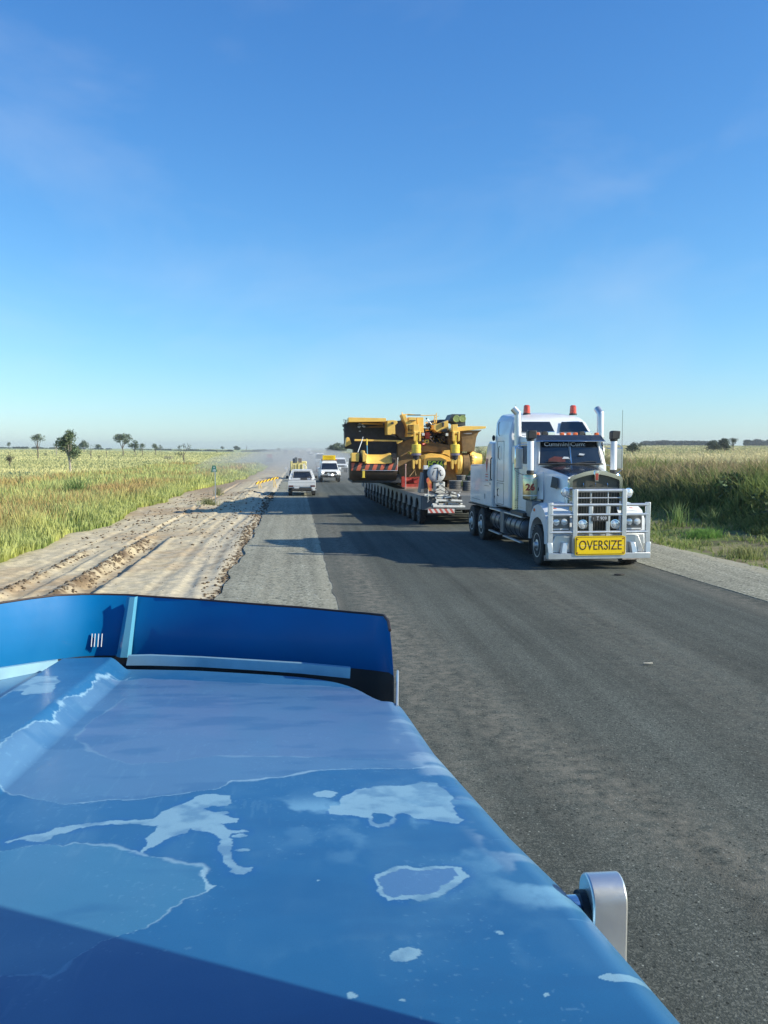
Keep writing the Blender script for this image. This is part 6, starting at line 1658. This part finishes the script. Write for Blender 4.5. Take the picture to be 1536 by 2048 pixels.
# ------------------------------------------------------------------ light vehicles
def prof_body(k, secs):
    loft4(k, secs)
def fourwd(name, loc, rz, label, cat='four wheel drive', paint=m_dusty, group=None, W=1.86, Lg=4.8, Hh=1.9, box=False, lights=True, color2=None):
    """front faces -Y in local space"""
    o = empty(name, loc, rz, label=label, cat=cat, group=group)
    w = W / 2; k = MB()
    loft4(k, [[(-w * .97, .10, .42), (w * .97, .10, .42), (w, Lg, .42), (-w, Lg, .42)],
              [(-w, .02, .62), (w, .02, .62), (w, Lg, .62), (-w, Lg, .62)],
              [(-w * .97, .08, .98), (w * .97, .08, .98), (w * .99, Lg, .98), (-w * .99, Lg, .98)],
              [(-w * .88, .25, 1.10), (w * .88, .25, 1.10), (w * .95, Lg - .02, 1.12), (-w * .95, Lg - .02, 1.12)]])
    k.build('body', paint, o, bevel=.04)
    k = MB()
    loft4(k, [[(-w * .90, 1.25, 1.08), (w * .90, 1.25, 1.08), (w * .94, Lg - .05, 1.08), (-w * .94, Lg - .05, 1.08)],
              [(-w * .74, 2.0, Hh - .08), (w * .74, 2.0, Hh - .08), (w * .80, Lg - .2, Hh - .06), (-w * .80, Lg - .2, Hh - .06)],
              [(-w * .66, 2.15, Hh), (w * .66, 2.15, Hh), (w * .74, Lg - .3, Hh), (-w * .74, Lg - .3, Hh)]])
    CBn = k.build('cabin', paint, o, bevel=.03)
    def wsp(t, u, off):
        zz = 1.13 + (Hh - .20 - 1.13) * u; v = (zz - 1.08) / (Hh - 1.16)
        return Vector((t * w * (.84 - .16 * v), 1.25 + .75 * v - off, zz))
    k = MB(); k.hexa([wsp(-1, 0, 0), wsp(1, 0, 0), wsp(1, 1, 0), wsp(-1, 1, 0)], [wsp(-1, 0, .02), wsp(1, 0, .02), wsp(1, 1, .02), wsp(-1, 1, .02)])
    k.build('windscreen', m_glass, o, bevel=.005)
    for s in (-1, 1):
        k = MB(); z0, z1_ = 1.18, Hh - .22
        xs0, xs1 = s * (w * .925), s * (w * .80)
        k.hexa([(xs0, 1.75, z0), (xs0, Lg - .4, z0), (xs0 - s * .03, Lg - .4, z0), (xs0 - s * .03, 1.75, z0)], [(xs1, 2.2, z1_), (xs1, Lg - .5, z1_), (xs1 - s * .03, Lg - .5, z1_), (xs1 - s * .03, 2.2, z1_)])
        k.build('side_window', m_glass, o)
        MB().box(s * (w + .04) - .10, s * (w + .04) + .10, 1.62, 1.74, 1.12, 1.32).build('wing_mirror', paint if paint is not m_dusty else m_white, o, bevel=.03)
        if lights:
            MB().box(s * w * .74 - .14, s * w * .74 + .14, -.01, .06, .80, .96).build('headlight', m_lens, o, bevel=.03)
    MB().box(-w * .52, w * .52, -.005, .05, .76, .96).build('grille', m_black, o)
    MB().box(-w * .98, w * .98, -.06, .10, .44, .66).build('front_bumper', m_trd, o, bevel=.02)
    for s in (-1, 1):
        for y in (.85, Lg - 1.0): wheel(o, (s * (w - .13), y, .38), .38, .24, s, n=14)
    return o
def roadpos(px, py): 
    p = gz(px, py); return Vector((p.x, p.y, 0.02))
# white escort 4WD with roof sign
p = gz(661, 965)
EV = fourwd('escort_vehicle', (p.x, p.y, .02), R(1), 'white escort four wheel drive with yellow roof sign and lit lamps, heading towards us')
m_lit = mat('lit_headlamp', (.9, .9, .85), rough=.3, emit=(1, .97, .9, 3.0))
for s in (-1, 1): MB().lathe([(.10, 0), (.08, .03), (.001, .04)], (s * .68, -.02, .88), (0, -1, 0), 12).build('lit_lamp', m_lit, EV)
for x in (-.2, .18): MB().lathe([(.11, 0), (.09, .03), (.001, .04)], (x, -.12, .78 if x < 0 else .66), (0, -1, 0), 12).build('spot_lamp', m_lens if x < 0 else m_lit, EV)
k = MB(); k.tube([(-.7, -.14, .5), (-.6, -.14, .85), (.6, -.14, .85), (.7, -.14, .5)], .03, 6).tube([(-.7, -.14, .58), (.7, -.14, .58)], .03, 6); k.build('bull_bar', m_trd, EV)
MB().box(-.22, .06, -.15, -.14, .60, .70).build('number_plate', m_whitet, EV)
RS = MB().box(-.60, .60, 2.4, 2.44, 1.98, 2.42).build('roof_sign', m_yel, EV, bevel=.01)
text('sign_lettering', 'OVERSIZE', .27, mat('faded_ink', (.45, .22, .02), rough=.6), RS, (0, 2.395, 2.26), FRONT, .75, .002)
text('sign_lettering', 'LOAD AHEAD', .17, MATS['faded_ink'], RS, (0, 2.395, 2.07), FRONT, .8, .002)
MB().box(-.7, .7, 2.3, 3.0, 1.93, 1.97).box(-.68, -.62, 2.3, 3.0, 1.88, 1.93).box(.62, .68, 2.3, 3.0, 1.88, 1.93).build('roof_rack', m_cb, EV)
for s in (-1, 1): MB().lathe([(.05, 0), (.05, .1), (.03, .13)], (s * .66, 2.5, 1.97), (0, 0, 1), 10).build('beacon', m_beacon, EV)
G6 = 'vehicles queued on the dusty road'
fourwd('four_wheel_drive', (gz(683, 945).x - .2, 112, .02), R(1), 'white four wheel drive pulled out to the right behind the escort vehicle', paint=m_white, group=G6)
o = fourwd('van', (gz(640, 930).x, 165, .02), R(0), 'white van following behind the escort vehicle', cat='van', paint=m_white, group=G6, Hh=2.25, W=1.9)
fourwd('four_wheel_drive', (3.3, 265, .02), R(0), 'white four wheel drive in the haze, next ahead of the van in the queue', paint=m_white, group=G6)
fourwd('four_wheel_drive', (5.0, 330, .02), R(0), 'small white four wheel drive at the right of the queue in the haze', paint=m_white, group=G6)
# box truck far off
def box_truck(loc, label, w=2.3, h=2.9, paint=m_white):
    o = empty('box_truck', loc, label=label, cat='truck', group=G6)
    MB().box(-w / 2, w / 2, 1.6, 6.5, .9, h).build('cargo_box', paint, o, bevel=.03)
    k = MB(); loft4(k, [[(-1.0, 0, .5), (1.0, 0, .5), (1.0, 1.5, .5), (-1.0, 1.5, .5)], [(-1.0, 0, 1.2), (1.0, 0, 1.2), (1.0, 1.5, 1.2), (-1.0, 1.5, 1.2)], [(-.9, .25, 2.1), (.9, .25, 2.1), (.95, 1.5, 2.15), (-.95, 1.5, 2.15)]])
    k.build('cab', paint, o, bevel=.04)
    MB().hexa([(-.85, -.01, 1.25), (.85, -.01, 1.25), (.85, .02, 1.25), (-.85, .02, 1.25)], [(-.8, .22, 2.0), (.8, .22, 2.0), (.8, .25, 2.0), (-.8, .25, 2.0)]).build('windscreen', m_glass, o)
    for s in (-1, 1):
        for y in (.8, 5.2): wheel(o, (s * .95, y, .42), .42, .25, s, n=14)
    return o
box_truck((4.0, 395, .02), 'white box truck standing tallest in the far part of the queue', h=3.4)
box_truck((-1.4, 470, .02), 'far white truck on the left of the dusty road', h=2.6)
box_truck((-7.6, 480, .02), 'grey truck farthest to the left on the dusty skyline', h=2.7, paint=m_tr)
# red machine on the dirt works, left
o = empty('roller', (-7.0, 205, tz(-7.0, 205)), label='small reddish road roller working on the dirt left of the road', cat='road roller')
MB().lathe([(.5, -.8), (.55, -.78), (.55, .78), (.5, .8)], (0, 0, .55), (1, 0, 0), 18).build('drum', m_trd, o)
MB().box(-.75, .75, .7, 2.4, .5, 1.25).build('body', m_red, o, bevel=.05)
MB().box(-.6, .6, 1.2, 2.0, 1.25, 1.95).build('cab', m_red, o, bevel=.05)
for s in (-1, 1): wheel(o, (s * .65, 2.2, .5), .5, .35, s, n=14)

# ------------------------------------------------------------------ white utility parked on the shoulder, seen from behind
p = gz(604, 992)
UT = empty('utility', (p.x, p.y, .0), R(0), label='white pickup utility seen from behind, parked on the gravel shoulder ahead of us', cat='pickup')
k = MB(); w = .88
k.box(-w, w, .02, 1.9, .52, 1.0)
k.build('tray', m_white, UT, bevel=.02)
TG = MB().box(-w + .0, w - .0, -.03, .02, .60, .99).build('tailgate', m_white, UT, bevel=.012)
MB().box(-w + .05, w - .05, -.036, -.03, .86, .875).box(-w + .05, w - .05, -.036, -.03, .70, .712).build('tailgate_crease', m_alu, TG, smooth=0)
MB().box(-w, w, .05, .09, .99, 1.03).box(-w, -w + .04, .05, 1.85, .99, 1.03).box(w - .04, w, .05, 1.85, .99, 1.03).build('tray_rail', m_trd, UT)
k = MB()
loft4(k, [[(-w * .98, 1.9, .5), (w * .98, 1.9, .5), (w * .98, 4.9, .5), (-w * .98, 4.9, .5)], [(-w * .97, 1.9, 1.05), (w * .97, 1.9, 1.05), (w * .95, 4.9, .95), (-w * .95, 4.9, .95)]])
k.build('body', m_white, UT, bevel=.03)
k = MB()
loft4(k, [[(-w * .93, 1.92, 1.03), (w * .93, 1.92, 1.03), (w * .90, 3.8, 1.0), (-w * .90, 3.8, 1.0)], [(-w * .70, 2.1, 1.60), (w * .70, 2.1, 1.60), (w * .68, 3.1, 1.60), (-w * .68, 3.1, 1.60)], [(-w * .62, 2.2, 1.66), (w * .62, 2.2, 1.66), (w * .6, 3.0, 1.66), (-w * .6, 3.0, 1.66)]])
k.build('cabin', m_white, UT, bevel=.02)
MB().hexa([(-w * .78, 1.925, 1.08), (w * .78, 1.925, 1.08), (w * .78, 1.96, 1.08), (-w * .78, 1.96, 1.08)], [(-w * .62, 2.06, 1.53), (w * .62, 2.06, 1.53), (w * .62, 2.1, 1.53), (-w * .62, 2.1, 1.53)]).build('rear_window', m_glass, UT)
k = MB()
HBd = k.tube([(-w * .98, 1.78, 1.0), (-w * .72, 1.86, 1.63), (w * .72, 1.86, 1.63), (w * .98, 1.78, 1.0)], .035, 8).build('headboard', m_white, UT)
k = MB()
k.tube([(-w * .70, 1.82, 1.08), (-w * .60, 1.85, 1.56), (w * .60, 1.85, 1.56), (w * .70, 1.82, 1.08), (-w * .70, 1.82, 1.08)], .018, 6); k.build('mesh_frame', m_white, HBd)
k = MB()
for i in range(11):
    x0 = -.62 + i * .12
    k.tube([(x0, 1.83, 1.10), (x0 + .22, 1.845, 1.54)], .0035, 4, caps=False).tube([(x0, 1.835, 1.54), (x0 + .22, 1.825, 1.10)], .0035, 4, caps=False)
k.build('mesh_wires', m_trd, HBd, smooth=0)
MB().box(-.1, .35, 1.2, 1.6, 1.0, 1.12).tube([(.1, 1.4, 1.1), (.5, 1.3, 1.22), (.62, 1.35, 1.02)], .03, 6).build('tray_load', m_trd, UT)
for s in (-1, 1):
    MB().box(s * .70 - .15, s * .70 + .15, -.045, -.03, .60, .68).build('tail_light', mat('tail_lens%d' % s, (.10, .008, .008), rough=.25, coat=.5), UT, bevel=.01)
    MB().box(s * (w + .10) - .09, s * (w + .10) + .09, 3.35, 3.45, 1.02, 1.20).build('wing_mirror', m_black, UT, bevel=.03)
    for y in (.75, 3.95): wheel(UT, (s * (w - .12), y, .34), .34, .22, s, n=14)
    MB().box(s * .74 - .13, s * .74 + .13, .30, .32, .12, .40).build('mud_flap', m_black, UT)
MB().box(-.62, .62, -.16, -.04, .36, .50).box(-.05, .05, -.26, -.1, .30, .38).build('rear_bumper', m_trd, UT, bevel=.01)
MB().box(-.50, -.18, -.17, -.16, .50, .59).build('number_plate', m_whitet, UT)
MB().lathe([(.05, 0), (.06, .01), (.0, .02)], (.72, -.05, .42), (0, -1, 0), 12).box(.62, .84, -.04, .02, .34, .58).build('corner_panel', m_white, UT, bevel=.01)
MB().box(-.7, .7, .1, 4.6, .30, .52).build('chassis', m_chassis, UT)

# ------------------------------------------------------------------ yellow roadwork truck beyond the utility
p = gz(597, 958)
RW = empty('roadwork_truck', (p.x, p.y, .0), 0, label='yellow roadwork truck with two dark arrow boards, just beyond the white utility', cat='truck')
Yr = p.y
def rz(x, y): 
    q = at(550 + x / 7.314, 870 + y / 7.314, Yr) - Vector((p.x, p.y, 0)); return (q.x, q.z)
def rbox(name, x0, y0, x1, y1, a, b_, m):
    A = rz(x0, y0); B = rz(x1, y1); return MB().box(A[0], B[0], a, b_, B[1], A[1]).build(name, m, RW, bevel=.015)
rbox('arrow_board', 258, 342, 290, 410, .0, .08, mat('board_grey', (.13, .14, .15), rough=.6, var=.3)); rbox('arrow_board', 288, 327, 328, 408, -.05, .03, MATS['board_grey'])
rbox('arrow_board', 338, 340, 392, 405, .0, .08, mat('board_brown', (.20, .16, .14), rough=.6, var=.5, scale=14))
k = MB(); A = rz(255, 425); B = rz(405, 560)
m_cream2 = mat('pale_yellow_paint', (.72, .60, .22), rough=.5, var=.15, dirt=(.5, .45, .35), damt=.5)
k.prism([rz(250, 560), rz(258, 430), rz(300, 440), rz(335, 420), rz(400, 425), rz(405, 560)], 'y', .1, 2.2); k.build('body', m_cream2, RW, bevel=.03)
k = MB()
for x in (238, 262, 300, 345, 400, 440, 458):
    a, b_ = rz(x, 425 if 250 < x < 430 else 415), rz(x, 530); k.cyl((a[0], .05, a[1]), (b_[0], .05, b_[1]), .035, 6)
k.build('rails', m_cream2, RW)
MB().prism([rz(405, 430), rz(430, 420), rz(470, 470), rz(465, 560), rz(405, 560)], 'y', .3, 1.6).build('side_locker', m_white, RW, bevel=.03)
MB().box(-.75, .75, .1, 4.2, .45, .8).build('chassis', m_chassis, RW)
MB().box(-.85, .85, 2.4, 4.2, .8, 1.75).build('cab', m_cream2, RW, bevel=.06)
for s in (-1, 1):
    for y in (.7, 3.5): wheel(RW, (s * .8, y, .4), .4, .26, s, n=14)

# ------------------------------------------------------------------ roadside objects
# green distance marker
p = gz(431, 1007); zg = tz(p.x, p.y)
MK = empty('distance_marker', (p.x, p.y, zg), label='green distance marker sign on a thin grey post beside the dirt track', cat='road sign')
q = at(428, 944, p.y)
MB().box(-.022, .022, 0, .03, -.1, q.z - zg + .35).build('post', m_alu, MK)
m_grs = mat('sign_green', (.01, .16, .115), rough=.4, var=.1)
cx = at(428, 938, p.y).x - p.x; z0, z1_ = q.z - zg, at(428, 932, p.y).z - zg
PL = MB().mi(0).prism([(cx - .165, z0), (cx + .165, z0), (cx + .09, z1_ + .03), (cx - .09, z1_ + .03)], 'y', -.012, -.004).build('sign_panel', m_grs, MK, bevel=.003)
text('lettering', 'A', .14, m_whitet, PL, (cx + .005, -.014, z0 + .255), FRONT, 1, .001, bold=.004)
text('lettering', '10', .19, m_whitet, PL, (cx, -.014, z0 + .085), FRONT, 1, .001, bold=.006)
# striped barrier board on two trestles
a, b_ = at(511, 969, 67.5), at(556, 957, 70.5)
BRR = empty('barrier_board', (a.x, a.y, tz(a.x, a.y)), label='yellow and black striped barrier board tilting on two trestles by the dirt works', cat='barrier'); B0 = Vector((a.x, a.y, tz(a.x, a.y)))
striped('board', a - B0, b_ - B0, .16, .03, 13, .09, [mat('barrier_yellow', (.85, .50, .03), rough=.5, var=.1), m_ink], BRR)
for t in (.14, .80):
    c = a.lerp(b_, t); g0 = tz(c.x, c.y)
    MB().tube([c + Vector((0, .03, .24)) - B0, Vector((c.x + .02, c.y - .10, g0 - .03)) - B0], .03, 6).tube([c + Vector((0, .03, .2)) - B0, Vector((c.x + .22, c.y + .30, g0 - .03)) - B0], .03, 6).build('trestle_leg', mat('trestle%d' % int(t * 10), (.72, .50, .16), rough=.6, var=.15), BRR)
# two red and white bollards and a white marker
G7 = 'red and white bollards in the dust'
for px, lb in ((633.5, 'red and white bollard, left one of the pair near the escort vehicle'), (638.5, 'red and white bollard, right one of the pair near the escort vehicle')):
    q = gz(px, 944); o = empty('bollard', (q.x, q.y, .02), label=lb, cat='bollard', group=G7)
    MB().lathe([(.12, 0), (.12, .06), (.06, .08), (.055, .75), (.03, .78)], (0, 0, 0), (0, 0, 1), 12).build('body', m_red, o)
    MB().lathe([(.062, .35), (.064, .36), (.062, .6), (.06, .61)], (0, 0, 0), (0, 0, 1), 12).build('band', m_whitet, o)
q = gz(572, 944); o = empty('guide_marker', (q.x, q.y, tz(q.x, q.y)), label='small white round topped marker on the dirt left of the yellow roadwork truck', cat='marker')
MB().cyl((0, 0, -.05), (0, 0, .45), .02, 8).build('stake', m_alu, o)
MB().lathe([(.15, -.02), (.16, 0), (.15, .02)], (0, 0, .5), (0, -1, 0), 16).build('disc', m_whitet, o)
# scraps on the road
q = gz(1296, 1331); o = MB().prism([(-.065, -.018), (.06, -.022), (.068, .01), (.02, .02), (-.06, .017)], 'z', .004, .020).build('litter', mat('card', (.42, .38, .30), rough=.9, var=.3, scale=30), None, bevel=.003)
o.location = (q.x, q.y, .022); tag(o, 'small pale flattened scrap lying on the near asphalt', 'litter')
q = gz(1238, 1151); o = MB().prism([(-.13, -.05), (.02, -.09), (.14, -.03), (.12, .05), (-.02, .08), (-.11, .03)], 'z', 0, .02).build('rubber_scrap', m_rubber, None, bevel=.006)
o.location = (q.x, q.y, .022); tag(o, 'small black tyre scrap on the asphalt in front of the bull bar', 'tyre scrap')
